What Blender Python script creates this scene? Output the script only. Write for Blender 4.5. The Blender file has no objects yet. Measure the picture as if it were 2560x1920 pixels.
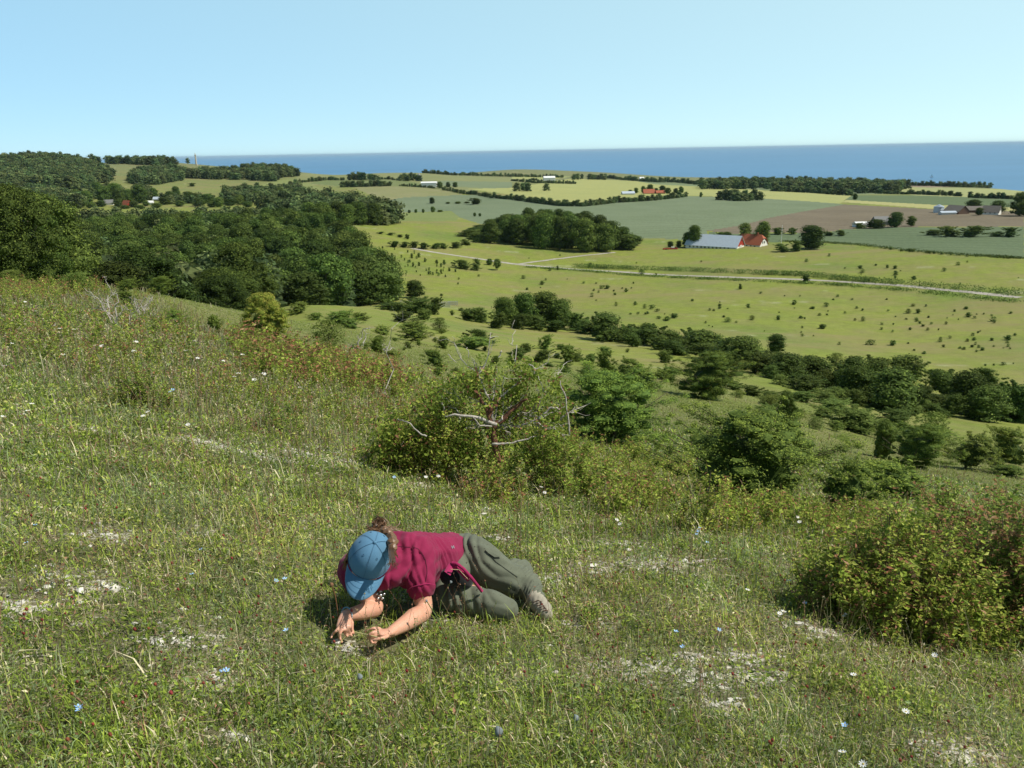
import bpy, bmesh, math, random
import numpy as np
from mathutils import Vector, Matrix
random.seed(7); rng = np.random.default_rng(7)
SC = bpy.context.scene
COL = SC.collection
PI = math.pi
# ---------------------------------------------------------------- camera
CAMZ = 100.0; FPX = 2010.0; PITCH = math.radians(16.15); ROLL = math.radians(-1.03)
_r0 = np.array([1.0, 0, 0]); _u0 = np.array([0, math.sin(PITCH), math.cos(PITCH)]); _f0 = np.array([0, math.cos(PITCH), -math.sin(PITCH)])
RV = _r0*math.cos(ROLL)+_u0*math.sin(ROLL); UV = -_r0*math.sin(ROLL)+_u0*math.cos(ROLL); FV = _f0
def raydir(sx, sy):
    """direction in the world of a point of the photograph (2560x1920)"""
    sx = np.asarray(sx, float); sy = np.asarray(sy, float)
    return FV + ((sx-1280)/FPX)[..., None]*RV + ((960-sy)/FPX)[..., None]*UV
def project(p):
    d = np.asarray(p, float)-np.array([0, 0, CAMZ])
    f = np.maximum(d@FV, 1e-6)
    return 1280+FPX*(d@RV)/f, 960-FPX*(d@UV)/f
def az_tan(sx, sy):
    d = raydir(sx, sy); h = np.hypot(d[..., 0], d[..., 1])
    return np.arctan2(d[..., 0], d[..., 1]), -d[..., 2]/h
# ---------------------------------------------------------------- terrain
EYE = 1.42
# points of the hillside, valley, fields and coast: (photo x, photo y, metres away)
V = [
 (0,1000,8.6),(0,830,19),(0,740,42),(0,705,66),
 (325,1000,9.5),(325,860,17),(325,780,30),(325,725,54),
 (600,1200,6.0),(600,1000,10.3),(600,900,17),(640,860,33),(650,800,80),(720,765,165),
 (930,1200,6.8),(1000,1050,12),(1000,960,22),(1000,900,38),(1000,850,70),(990,800,140),(1000,765,215),
 (1280,1240,7.3),(1260,1150,11),(1280,1040,23),(1280,960,42),(1280,890,90),(1280,830,165),(1270,780,240),(1280,720,305),(1285,662,372),(1285,618,430),
 (1600,1250,7.6),(1560,1085,25),(1640,1000,45),(1640,930,85),(1640,870,150),(1640,760,260),(1650,690,345),(1700,628,440),
 (1860,1230,19),(1900,1130,27),(1960,1030,55),(2000,960,100),(1960,820,210),(1950,700,320),(1950,640,410),
 (2300,1250,14),(2270,1160,40),(2300,1060,78),(2300,980,125),(2300,850,205),(2300,740,285),(2300,660,355),
 (2559,1280,14),(2500,1180,40),(2559,1040,110),(2559,880,190),(2559,760,270),(2500,640,380),
 # fields
 (930,560,520),(850,560,480),(1120,545,600),(1090,525,780),(980,470,1100),(1000,432,1800),(1250,505,850),(1300,470,1150),(1280,445,1700),(1280,425,2500),
 (1500,545,640),(1500,505,850),(1520,470,1250),(1520,450,1800),(1520,432,2500),
 (1800,590,500),(1850,540,650),(1800,500,880),(1850,480,1150),(1850,455,1800),(1850,445,2300),
 (2150,620,440),(2150,570,560),(2150,530,720),(2150,500,980),(2150,475,1500),
 (2500,620,420),(2500,570,560),(2400,530,720),(2500,500,1000),(2500,480,1350),(2400,462,1900),
 # left hills
 (800,440,1650),(880,435,1600),(560,510,900),(640,500,1000),(560,450,1350),(480,413,1750),(590,432,1600),(150,470,1150),(300,428,1500),(350,408,1750),(700,425,1600),
]
# ground the photo hides: (photo x, metres away, height above the sea)
Z = [
 (0,105,86),(130,105,82),(300,110,77),(450,120,74.5),(0,200,66),(250,200,63),(450,210,59),(650,230,57),(800,240,56.5),
 (0,320,60),(300,330,58),(600,340,57),(800,330,55),(0,600,56),(300,600,55),(600,600,53),(760,520,56),(700,700,56),(850,700,55),(300,850,55),(500,800,54),
 (0,1200,70),(0,1500,84),(100,1900,103),(0,2000,95),(250,1950,88),(420,2000,88),(0,2600,40),(420,2700,20),(700,2100,60),(600,2300,40),
 (0,3300,-15),(400,3100,-15),(700,2800,-15),(900,2300,20),(900,2800,-15),(1280,3150,-15),(1600,3150,-15),(1900,2750,-15),(2200,2350,-15),(2560,2250,-15),
 (1800,2500,8),(2150,2000,14),(2559,1900,6),
 (0,5000,-40),(640,5000,-40),(1280,5000,-40),(1920,5000,-40),(2560,5000,-40)]
NEAR = {1919: (.03, .05, .08, .12, .14, .155, .17, .19, .20), 1600: (.04, .06, .095, .15, .175, .185, .2, .23, .25), 1400: (.05, .075, .105, .16, .197, .21, .23, .26, .27)}
_x = []; _s = []
for b, row in NEAR.items():
    for a, s_ in zip((0, 325, 600, 930, 1280, 1600, 1930, 2300, 2559), row):
        az, t = az_tan(a, b); _x.append((float(az), EYE/(float(t)-s_))); _s.append(s_)
for a, b, r in V:
    az, t = az_tan(a, b); _x.append((float(az), r)); _s.append((float(t)*r-EYE)/r)
for a, r, z in Z:
    az, t = az_tan(a, 400); _x.append((float(az), r)); _s.append((CAMZ-EYE-z)/r)
for azd in (-80, -60, 60, 80):      # beyond the frame
    sgn = 1 if azd > 0 else -1
    for r, zl, zr in ((2, CAMZ-EYE-.0, CAMZ-EYE-.75), (6, CAMZ-EYE+.3, CAMZ-EYE-2.2), (20, 98, 89.5), (60, 95, 76), (130, 85, 63), (300, 64, 51), (700, 60, 46), (1500, 80, 25), (2300, 60, -10), (4500, -40, -40)):
        z = zl if sgn < 0 else zr
        _x.append((math.radians(azd), r)); _s.append((CAMZ-EYE-z)/r)
_x = np.array(_x); _s = np.array(_s)
def _feat(az, r): return np.stack([az*2.6, np.log(r)], -1)
_P = _feat(_x[:, 0], _x[:, 1])
def _ker(d2): return 0.5*d2*np.log(d2+1e-12)
_n = len(_P)
_K = _ker(((_P[:, None]-_P[None])**2).sum(-1))+np.eye(_n)*2e-3
_A = np.zeros((_n+3, _n+3)); _A[:_n, :_n] = _K; _A[:_n, _n] = 1; _A[:_n, _n+1:] = _P; _A[_n:, :_n] = _A[:_n, _n:].T
_W = np.linalg.solve(_A, np.concatenate([_s, np.zeros(3)]))
_wv = np.random.default_rng(3)
_dirs = _wv.uniform(0, 2*PI, 24); _ph = _wv.uniform(0, 2*PI, 24)
def waves(x, y, lam, k0, n=6):
    o = 0
    for i in range(n):
        a = _dirs[(k0+i) % 24]; l = lam*(0.6+0.25*i)
        o = o+np.sin((x*math.cos(a)+y*math.sin(a))*2*PI/l+_ph[(k0+i*5) % 24])
    return o/n
def height(x, y):
    x = np.asarray(x, float); y = np.asarray(y, float); sh = x.shape
    x = x.ravel(); y = y.ravel(); out = np.empty(x.shape)
    for i in range(0, len(x), 40000):
        xx = x[i:i+40000]; yy = y[i:i+40000]
        r = np.maximum(np.hypot(xx, yy), 0.8); az = np.clip(np.arctan2(xx, yy), -1.75, 1.75)
        q = _feat(az, np.minimum(r, 5200))
        d2 = (q*q).sum(1)[:, None]+(_P*_P).sum(1)[None]-2*q@_P.T
        s = _ker(np.maximum(d2, 0))@_W[:_n]+_W[_n]+q@_W[_n+1:]
        z = CAMZ-EYE-r*s
        z = z+0.018*waves(xx, yy, .9, 0)*np.clip(r/3, 0, 1)+0.06*waves(xx, yy, 4, 3)*np.clip((r-4)/20, 0, 1)+0.22*waves(xx, yy, 22, 7)*np.clip((r-20)/80, 0, 1)
        out[i:i+40000] = z
    return out.reshape(sh)
_rs = np.geomspace(1.2, 4800, 700)
def hit(sx, sy, dmin=1.2):
    """ground points seen at these places of the photo"""
    sx = np.atleast_1d(np.asarray(sx, float)); sy = np.atleast_1d(np.asarray(sy, float))
    d = raydir(sx, sy); h = np.hypot(d[:, 0], d[:, 1]); d = d/h[:, None]
    out = np.full((len(sx), 3), np.nan)
    for i in range(len(sx)):
        rr = _rs[_rs >= dmin]
        X = d[i, 0]*rr; Y = d[i, 1]*rr; zz = CAMZ+d[i, 2]*rr
        g = zz-height(X, Y)
        k = np.nonzero(g < 0)[0]
        if len(k) == 0 or k[0] == 0: continue
        a, b = rr[k[0]-1], rr[k[0]]; ga, gb = g[k[0]-1], g[k[0]]
        r = a+(b-a)*ga/(ga-gb)
        out[i] = (d[i, 0]*r, d[i, 1]*r, float(height(d[i, 0]*r, d[i, 1]*r)))
    return out
def at(sx, r):
    """ground point in the direction of photo column sx (at the horizon), r metres away"""
    az, _ = az_tan(sx, 420); x = r*math.sin(az); y = r*math.cos(az)
    return np.array([x, y, float(height(x, y))])
# ---------------------------------------------------------------- mesh helpers
def tag(o, label=None, cat=None, group=None, kind=None):
    if label: o['label'] = label
    if cat: o['category'] = cat
    if group: o['group'] = group
    if kind: o['kind'] = kind
    return o
def mesh_data(name, V_, parts, cols=None, mats=(), smooth=False, matidx=None):
    """parts: list of int arrays (n,3) or (n,4)"""
    me = bpy.data.meshes.new(name)
    V_ = np.asarray(V_, np.float32)
    parts = [np.asarray(p, np.int32) for p in parts if len(p)]
    me.vertices.add(len(V_)); me.vertices.foreach_set('co', V_.ravel())
    loops = np.concatenate([p.ravel() for p in parts])
    sizes = np.concatenate([np.full(len(p), p.shape[1], np.int32) for p in parts])
    me.loops.add(len(loops)); me.loops.foreach_set('vertex_index', loops)
    me.polygons.add(len(sizes))
    me.polygons.foreach_set('loop_start', np.concatenate([[0], np.cumsum(sizes)[:-1]]).astype(np.int32))
    me.polygons.foreach_set('loop_total', sizes)
    if matidx is not None: me.polygons.foreach_set('material_index', np.asarray(matidx, np.int32))
    me.polygons.foreach_set('use_smooth', np.full(len(sizes), smooth, bool))
    if cols is not None:
        ca = me.color_attributes.new('Col', 'FLOAT_COLOR', 'POINT')
        c4 = np.ones((len(V_), 4), np.float32); c4[:, :3] = cols
        ca.data.foreach_set('color', c4.ravel())
    for m in mats: me.materials.append(m)
    me.update(calc_edges=True)
    return me
def link(name, me, parent=None, loc=None):
    o = bpy.data.objects.new(name, me); COL.objects.link(o)
    if parent is not None: o.parent = parent
    if loc is not None: o.location = loc
    return o
def empty(name, loc=(0, 0, 0), rz=0.0):
    o = bpy.data.objects.new(name, None); COL.objects.link(o); o.location = loc; o.rotation_euler = (0, 0, rz)
    o.empty_display_size = .2
    return o
def copy_tree(o, loc, rz=0.0, sc=(1, 1, 1)):
    c = o.copy(); COL.objects.link(c); c.location = loc; c.rotation_euler = (0, 0, rz); c.scale = sc
    for ch in list(o.children):
        d = ch.copy(); COL.objects.link(d); d.parent = c
        for g in list(ch.children):
            e = g.copy(); COL.objects.link(e); e.parent = d
    return c
class MB:
    """collects shapes into one mesh"""
    def __init__(s): s.v = []; s.q = []; s.t = []; s.c = []; s.n = 0
    def add(s, v, q=None, t=None, c=None):
        v = np.asarray(v, float)
        if q is not None and len(q): s.q.append(np.asarray(q, int)+s.n)
        if t is not None and len(t): s.t.append(np.asarray(t, int)+s.n)
        s.v.append(v); s.n += len(v)
        cc = np.empty((len(v), 3)); cc[:] = (1, 1, 1) if c is None else c
        s.c.append(cc)
        return s
    def box(s, lo, hi, c=None, M=None):
        lo = np.asarray(lo, float); hi = np.asarray(hi, float)
        v = np.array([[x, y, z] for x in (0, 1) for y in (0, 1) for z in (0, 1)], float)*(hi-lo)+lo
        if M is not None: v = v@np.asarray(M)[:3, :3].T+np.asarray(M)[:3, 3]
        return s.add(v, [[0, 1, 3, 2], [4, 6, 7, 5], [0, 4, 5, 1], [2, 3, 7, 6], [0, 2, 6, 4], [1, 5, 7, 3]], c=c)
    def tube(s, pts, rad, n=6, c=None, cap=True):
        pts = np.asarray(pts, float); m = len(pts); rad = np.broadcast_to(np.asarray(rad, float), (m,))
        tan = np.gradient(pts, axis=0); tan /= np.linalg.norm(tan, axis=1)[:, None]+1e-9
        up = np.array([0, 0, 1.0]) if abs(tan[0, 2]) < .9 else np.array([1.0, 0, 0])
        V_ = []
        a = np.cross(tan[0], up); a /= np.linalg.norm(a)
        for i in range(m):
            a = a-tan[i]*(a@tan[i]); a /= np.linalg.norm(a)+1e-9
            b = np.cross(tan[i], a)
            th = np.arange(n)*2*PI/n
            V_.append(pts[i]+rad[i]*(np.cos(th)[:, None]*a+np.sin(th)[:, None]*b))
        V_ = np.concatenate(V_); q = []
        for i in range(m-1):
            for k in range(n):
                q.append([i*n+k, i*n+(k+1) % n, (i+1)*n+(k+1) % n, (i+1)*n+k])
        t = []
        if cap:
            V_ = np.concatenate([V_, pts[:1], pts[-1:]]); e = m*n
            for k in range(n):
                t.append([e, (k+1) % n, k]); t.append([e+1, (m-1)*n+k, (m-1)*n+(k+1) % n])
        return s.add(V_, q, t, c)
    def blob(s, cen, rad, sub=2, noise=.15, seed=0, c=None, M=None):
        v, f = ico(sub)
        r = 1+noise*(np.sin(v[:, 0]*5+seed)+np.sin(v[:, 1]*6+seed*2.1)+np.sin(v[:, 2]*5.5+seed*3.3))/2
        v = v*r[:, None]*np.asarray(rad)
        if M is not None: v = v@np.asarray(M)[:3, :3].T
        return s.add(v+np.asarray(cen), t=f, c=c)
    def data(s, name, mats, smooth=False):
        parts = []
        if s.q: parts.append(np.concatenate(s.q))
        if s.t: parts.append(np.concatenate(s.t))
        return mesh_data(name, np.concatenate(s.v), parts, np.concatenate(s.c), mats, smooth)
    def build(s, name, mats, parent=None, smooth=False, loc=None):
        if not isinstance(mats, (list, tuple)): mats = [mats]
        return link(name, s.data(name, mats, smooth), parent, loc)
_ico = {}
def ico(sub):
    if sub not in _ico:
        bm = bmesh.new(); bmesh.ops.create_icosphere(bm, subdivisions=sub, radius=1)
        bm.verts.ensure_lookup_table()
        _ico[sub] = (np.array([v.co[:] for v in bm.verts]), np.array([[v.index for v in f.verts] for f in bm.faces])); bm.free()
    return _ico[sub]
def unit(v): return v/(np.linalg.norm(v, axis=-1, keepdims=True)+1e-9)
def leaves(g, P, N, size, aspect, pal, wts, fold=0.0, tip=None):
    """rhombic leaves at points P facing along N; returns verts, quads, cols"""
    n = len(P)
    T = unit(np.cross(N, g.normal(size=(n, 3)))); B = np.cross(N, T)
    L = (size*g.uniform(.6, 1.35, n))[:, None]; Wd = L*aspect
    v = np.stack([P-T*L*.5, P+B*Wd*.5+N*L*fold, P+T*L*.5, P-B*Wd*.5+N*L*fold], 1).reshape(-1, 3)
    q = np.arange(4*n).reshape(n, 4)
    pal = np.asarray(pal, float); k = g.choice(len(pal), n, p=np.asarray(wts)/np.sum(wts))
    c = pal[k]*g.uniform(.75, 1.25, n)[:, None]
    return v, q, np.repeat(c, 4, 0)
# ---------------------------------------------------------------- materials
def newmat(name):
    m = bpy.data.materials.new(name); m.use_nodes = True; nt = m.node_tree; nt.nodes.clear()
    return m, nt, nt.nodes.new('ShaderNodeOutputMaterial')
def N_(nt, t, **kw):
    n = nt.nodes.new(t)
    for k, v in kw.items():
        if k.startswith('i_'):
            k = k[2:]; n.inputs[int(k) if k.isdigit() else k].default_value = v
        else: setattr(n, k, v)
    return n
def leafmat(name, tint=(1, 1, 1), transl=.3, rough=.55, var=.25, spec=.08, attr=True):
    m, nt, out = newmat(name); L = nt.links.new
    a = N_(nt, 'ShaderNodeAttribute', attribute_name='Col')
    oi = N_(nt, 'ShaderNodeObjectInfo')
    mr = N_(nt, 'ShaderNodeMapRange'); mr.inputs[3].default_value = 1-var; mr.inputs[4].default_value = 1+var
    L(oi.outputs['Random'], mr.inputs[0])
    mu = N_(nt, 'ShaderNodeMix', data_type='RGBA', blend_type='MULTIPLY'); mu.inputs[0].default_value = 1
    L(a.outputs['Color'], mu.inputs[6]); mu.inputs[7].default_value = (*tint, 1)
    hsv = N_(nt, 'ShaderNodeHueSaturation'); L(mu.outputs[2], hsv.inputs['Color']); L(mr.outputs[0], hsv.inputs['Value'])
    mr2 = N_(nt, 'ShaderNodeMapRange'); mr2.inputs[3].default_value = .485; mr2.inputs[4].default_value = .515
    wn = N_(nt, 'ShaderNodeTexWhiteNoise', noise_dimensions='1D'); L(oi.outputs['Random'], wn.inputs['W']); L(wn.outputs['Value'], mr2.inputs[0]); L(mr2.outputs[0], hsv.inputs['Hue'])
    p = N_(nt, 'ShaderNodeBsdfPrincipled'); p.inputs['Roughness'].default_value = rough; p.inputs['Specular IOR Level'].default_value = spec
    L(hsv.outputs[0], p.inputs['Base Color'])
    tr = N_(nt, 'ShaderNodeBsdfTranslucent'); L(hsv.outputs[0], tr.inputs['Color'])
    mx = N_(nt, 'ShaderNodeMixShader'); mx.inputs[0].default_value = transl
    L(p.outputs[0], mx.inputs[1]); L(tr.outputs[0], mx.inputs[2]); L(mx.outputs[0], out.inputs[0])
    return m
def flatmat(name, col, rough=.7, noise=.12, scale=8.0, metal=0.0, bump=0.0, spec=.3, attr=False):
    m, nt, out = newmat(name); L = nt.links.new
    p = N_(nt, 'ShaderNodeBsdfPrincipled'); p.inputs['Roughness'].default_value = rough; p.inputs['Metallic'].default_value = metal; p.inputs['Specular IOR Level'].default_value = spec
    tc = N_(nt, 'ShaderNodeTexCoord'); nz = N_(nt, 'ShaderNodeTexNoise'); nz.inputs['Scale'].default_value = scale; nz.inputs['Detail'].default_value = 6
    L(tc.outputs['Object'], nz.inputs['Vector'])
    mr = N_(nt, 'ShaderNodeMapRange'); mr.inputs[1].default_value = .3; mr.inputs[2].default_value = .7; mr.inputs[3].default_value = 1-noise; mr.inputs[4].default_value = 1+noise
    L(nz.outputs['Fac'], mr.inputs[0])
    mu = N_(nt, 'ShaderNodeMix', data_type='RGBA', blend_type='MULTIPLY'); mu.inputs[0].default_value = 1
    if attr:
        a = N_(nt, 'ShaderNodeAttribute', attribute_name='Col'); L(a.outputs['Color'], mu.inputs[6])
    else: mu.inputs[6].default_value = (*col, 1)
    L(mr.outputs[0], mu.inputs[7]); L(mu.outputs[2], p.inputs['Base Color'])
    if bump:
        b = N_(nt, 'ShaderNodeBump'); b.inputs['Strength'].default_value = bump; b.inputs['Distance'].default_value = .02
        L(nz.outputs['Fac'], b.inputs['Height']); L(b.outputs[0], p.inputs['Normal'])
    L(p.outputs[0], out.inputs[0])
    return m
M_TREE = leafmat('tree_leaves', transl=.22, var=.38, rough=.7)
M_JUN = leafmat('juniper_needles', transl=.15, var=.22, rough=.7)
M_LEAF = leafmat('shrub_leaves', transl=.35, var=.15, rough=.45)
M_GRASS = leafmat('grass_blades', transl=.35, var=.0, rough=.5)
M_BARK = flatmat('bark', (.11, .085, .06), .9, .35, 14, bump=.6)
M_DEAD = flatmat('dead_wood', (.42, .38, .33), .85, .3, 30, bump=.4)
# ---------------------------------------------------------------- land
def inpoly(px, py, poly):
    poly = np.asarray(poly, float); r = np.zeros(px.shape, bool); n = len(poly); j = n-1
    for i in range(n):
        xi, yi = poly[i]; xj, yj = poly[j]
        c = ((yi > py) != (yj > py)) & (px < (xj-xi)*(py-yi)/((yj-yi) if yj != yi else 1e-9)+xi)
        r ^= c; j = i
    return r
FIELDS = [   # name, colour, second colour, outline in the photo
 ('grass_field', (.19,.215,.085), (.23,.23,.10), [(745,436),(860,424),(1000,424),(1130,440),(1280,444),(1280,470),(1130,482),(880,468),(775,460),(740,450)]),
 ('grass_field', (.15,.19,.07), (.18,.20,.08), [(775,459),(800,448),(1010,450),(1060,462),(1000,466),(880,468)]),
 ('grain_field', (.185,.22,.12), (.16,.2,.11), [(1100,452),(1280,455),(1280,468),(1250,473),(1200,470),(1075,462)]),
 ('barley_field', (.33,.34,.13), (.29,.32,.12), [(1280,440),(1430,441),(1370,450),(1280,447)]),
 ('grass_field', (.21,.22,.09), (.25,.24,.12), [(885,468),(960,464),(1060,470),(1160,486),(1070,495),(958,502)]),
 ('barley_field', (.36,.36,.13), (.31,.33,.12), [(1170,472),(1280,470),(1430,446),(1580,452),(1690,458),(1790,465),(1920,474),(1780,490),(1700,489),(1640,493),(1520,500),(1455,512),(1400,507),(1280,487)]),
 ('barley_field', (.36,.36,.14), (.31,.33,.12), [(1900,476),(2130,488),(2112,500),(2100,509),(1920,498),(1790,494),(1760,480)]),
 ('grain_field', (.19,.23,.12), (.17,.21,.1), [(1590,453),(1740,453),(1920,466),(2250,474),(2250,484),(2130,487),(1920,476),(1760,467),(1640,461)]),
 ('barley_field', (.34,.35,.14), (.3,.32,.14), [(2225,482),(2275,467),(2560,474),(2560,496),(2400,494),(2300,489)]),
 ('fallow_field', (.26,.2,.14), (.24,.2,.13), [(2270,461),(2400,462),(2430,466),(2330,469),(2270,468)]),
 ('grain_field', (.125,.165,.075), (.11,.15,.07), [(2130,488),(2300,489),(2560,497),(2560,519),(2330,512),(2112,500)]),
 ('barley_field', (.39,.37,.15), (.35,.34,.14), [(2105,505),(2118,500),(2335,512),(2560,519),(2560,530),(2336,522)]),
 ('wheat_field', (.175,.215,.125), (.15,.19,.105), [(958,502),(1015,493),(1165,487),(1280,490),(1400,508),(1460,512),(1560,500),(1720,490),(1920,497),(2060,506),(2112,511),(2000,530),(1920,545),(1860,562),(1765,577),(1780,600),(1720,600),(1592,594),(1400,590),(1200,560),(1150,544),(1128,528),(980,532)]),
 ('ploughed_field', (.19,.158,.105), (.155,.128,.086), [(2112,511),(2336,523),(2560,529),(2560,566),(2300,567),(2105,573),(2060,583),(1920,582),(1830,584),(1765,577),(1860,562),(1920,545),(2000,530)]),
 ('wheat_field', (.125,.165,.085), (.11,.15,.075), [(1780,600),(1770,580),(1830,584),(1920,583),(2060,584),(2110,573),(2300,568),(2560,567),(2560,645),(2400,637),(2260,625),(2150,612),(2060,606),(1980,604),(1880,606)]),
 ('grass_field', (.17,.215,.065), (.2,.23,.08), [(982,533),(1128,529),(1148,543),(1140,552),(985,553)]),
 ('grass_field', (.2,.235,.075), (.22,.24,.09), [(636,466),(690,453),(720,448),(760,452),(790,466),(835,482),(690,483),(650,482)]),
 ('grass_field', (.26,.25,.13), (.23,.24,.11), [(555,426),(622,422),(600,438),(560,438)]),
 ('grass_field', (.17,.2,.08), (.19,.21,.09), [(50,456),(110,453),(195,472),(195,492),(130,488)]),
 ('grass_field', (.2,.22,.1), (.17,.2,.08), [(535,408),(680,412),(700,416),(600,420),(540,416)]),
 ('grass_field', (.21,.23,.1), (.18,.2,.08), [(715,416),(840,412),(860,420),(790,428),(720,428)]),
]
def landmat(name, c1, c2, rows=None, scale=.02, attr=False):
    m, nt, out = newmat(name); L = nt.links.new
    geo = N_(nt, 'ShaderNodeNewGeometry')
    n1 = N_(nt, 'ShaderNodeTexNoise'); n1.inputs['Scale'].default_value = scale; n1.inputs['Detail'].default_value = 9; n1.inputs['Roughness'].default_value = .65
    L(geo.outputs['Position'], n1.inputs['Vector'])
    cr = N_(nt, 'ShaderNodeMapRange'); cr.inputs[1].default_value = .35; cr.inputs[2].default_value = .65; L(n1.outputs['Fac'], cr.inputs[0])
    mx = N_(nt, 'ShaderNodeMix', data_type='RGBA'); L(cr.outputs[0], mx.inputs[0])
    mx.inputs[6].default_value = (*c1, 1); mx.inputs[7].default_value = (*c2, 1)
    last = mx.outputs[2]
    n2 = N_(nt, 'ShaderNodeTexNoise'); n2.inputs['Scale'].default_value = .7; n2.inputs['Detail'].default_value = 6; L(geo.outputs['Position'], n2.inputs['Vector'])
    f2 = N_(nt, 'ShaderNodeMapRange'); f2.inputs[1].default_value = .3; f2.inputs[2].default_value = .7; f2.inputs[3].default_value = .82; f2.inputs[4].default_value = 1.18; L(n2.outputs['Fac'], f2.inputs[0])
    mm = N_(nt, 'ShaderNodeMix', data_type='RGBA', blend_type='MULTIPLY'); mm.inputs[0].default_value = 1; L(last, mm.inputs[6]); L(f2.outputs[0], mm.inputs[7]); last = mm.outputs[2]
    if rows:    # tramlines left by the tractor
        mp = N_(nt, 'ShaderNodeMapping'); mp.inputs['Rotation'].default_value = (0, 0, rows); L(geo.outputs['Position'], mp.inputs['Vector'])
        w = N_(nt, 'ShaderNodeTexWave', wave_type='BANDS', bands_direction='X'); w.inputs['Scale'].default_value = .022; w.inputs['Distortion'].default_value = 1.5; w.inputs['Detail Scale'].default_value = .3; L(mp.outputs[0], w.inputs['Vector'])
        g = N_(nt, 'ShaderNodeMapRange'); g.inputs[1].default_value = .93; g.inputs[2].default_value = 1.0; g.inputs[3].default_value = 1; g.inputs[4].default_value = .8; L(w.outputs['Fac'], g.inputs[0])
        m3 = N_(nt, 'ShaderNodeMix', data_type='RGBA', blend_type='MULTIPLY'); m3.inputs[0].default_value = 1; L(last, m3.inputs[6]); L(g.outputs[0], m3.inputs[7]); last = m3.outputs[2]
    p = N_(nt, 'ShaderNodeBsdfPrincipled'); p.inputs['Roughness'].default_value = .9; p.inputs['Specular IOR Level'].default_value = .1
    L(last, p.inputs['Base Color']); L(p.outputs[0], out.inputs[0])
    return m
def groundmat():
    """turf, dry grass and chalk: large patches come with the mesh, the fine grain from noise"""
    m, nt, out = newmat('ground_turf'); L = nt.links.new
    geo = N_(nt, 'ShaderNodeNewGeometry'); a = N_(nt, 'ShaderNodeAttribute', attribute_name='Col')
    last = a.outputs['Color']
    for sc, lo, hi, det in ((40, .6, 1.4, 5), (3.0, .8, 1.2, 6), (.35, .84, 1.16, 8)):
        n = N_(nt, 'ShaderNodeTexNoise'); n.inputs['Scale'].default_value = sc; n.inputs['Detail'].default_value = det; n.inputs['Roughness'].default_value = .65; L(geo.outputs['Position'], n.inputs['Vector'])
        f = N_(nt, 'ShaderNodeMapRange'); f.inputs[1].default_value = .3; f.inputs[2].default_value = .7; f.inputs[3].default_value = lo; f.inputs[4].default_value = hi; L(n.outputs['Fac'], f.inputs[0])
        mm = N_(nt, 'ShaderNodeMix', data_type='RGBA', blend_type='MULTIPLY'); mm.inputs[0].default_value = 1; L(last, mm.inputs[6]); L(f.outputs[0], mm.inputs[7]); last = mm.outputs[2]
    # dry reddish grass drifts
    mp = N_(nt, 'ShaderNodeMapping'); mp.inputs['Scale'].default_value = (.35, 1, 1); L(geo.outputs['Position'], mp.inputs['Vector'])
    n = N_(nt, 'ShaderNodeTexNoise'); n.inputs['Scale'].default_value = .045; n.inputs['Detail'].default_value = 10; n.inputs['Roughness'].default_value = .7; L(mp.outputs[0], n.inputs['Vector'])
    f = N_(nt, 'ShaderNodeMapRange'); f.inputs[1].default_value = .47; f.inputs[2].default_value = .66; f.inputs[3].default_value = 0; f.inputs[4].default_value = .75; L(n.outputs['Fac'], f.inputs[0])
    fa = N_(nt, 'ShaderNodeMath', operation='MULTIPLY'); L(f.outputs[0], fa.inputs[0]); L(a.outputs['Alpha'], fa.inputs[1])
    mx = N_(nt, 'ShaderNodeMix', data_type='RGBA'); L(fa.outputs[0], mx.inputs[0]); L(last, mx.inputs[6]); mx.inputs[7].default_value = (.25, .205, .095, 1); last = mx.outputs[2]
    # chalk rubble showing through the turf
    ca = N_(nt, 'ShaderNodeAttribute', attribute_name='Chalk')
    nc = N_(nt, 'ShaderNodeTexNoise'); nc.inputs['Scale'].default_value = 22; nc.inputs['Detail'].default_value = 7; nc.inputs['Roughness'].default_value = .75; L(geo.outputs['Position'], nc.inputs['Vector'])
    a1 = N_(nt, 'ShaderNodeMath', operation='MULTIPLY_ADD'); L(nc.outputs['Fac'], a1.inputs[0]); a1.inputs[1].default_value = 3.4; a1.inputs[2].default_value = -2.25
    a2 = N_(nt, 'ShaderNodeMath', operation='MULTIPLY_ADD'); L(ca.outputs['Fac'], a2.inputs[0]); a2.inputs[1].default_value = .95; L(a1.outputs[0], a2.inputs[2])
    a3 = N_(nt, 'ShaderNodeMapRange'); a3.inputs[1].default_value = 0; a3.inputs[2].default_value = .35; L(a2.outputs[0], a3.inputs[0])
    mc = N_(nt, 'ShaderNodeMix', data_type='RGBA'); L(a3.outputs[0], mc.inputs[0]); L(last, mc.inputs[6]); mc.inputs[7].default_value = (.6, .56, .47, 1); last = mc.outputs[2]
    p = N_(nt, 'ShaderNodeBsdfPrincipled'); p.inputs['Roughness'].default_value = .92; p.inputs['Specular IOR Level'].default_value = .1
    b = N_(nt, 'ShaderNodeBump'); b.inputs['Strength'].default_value = .5; b.inputs['Distance'].default_value = .03
    n4 = N_(nt, 'ShaderNodeTexNoise'); n4.inputs['Scale'].default_value = 25; n4.inputs['Detail'].default_value = 6; L(geo.outputs['Position'], n4.inputs['Vector'])
    L(n4.outputs['Fac'], b.inputs['Height']); L(b.outputs[0], p.inputs['Normal'])
    L(last, p.inputs['Base Color']); L(p.outputs[0], out.inputs[0])
    return m
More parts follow.
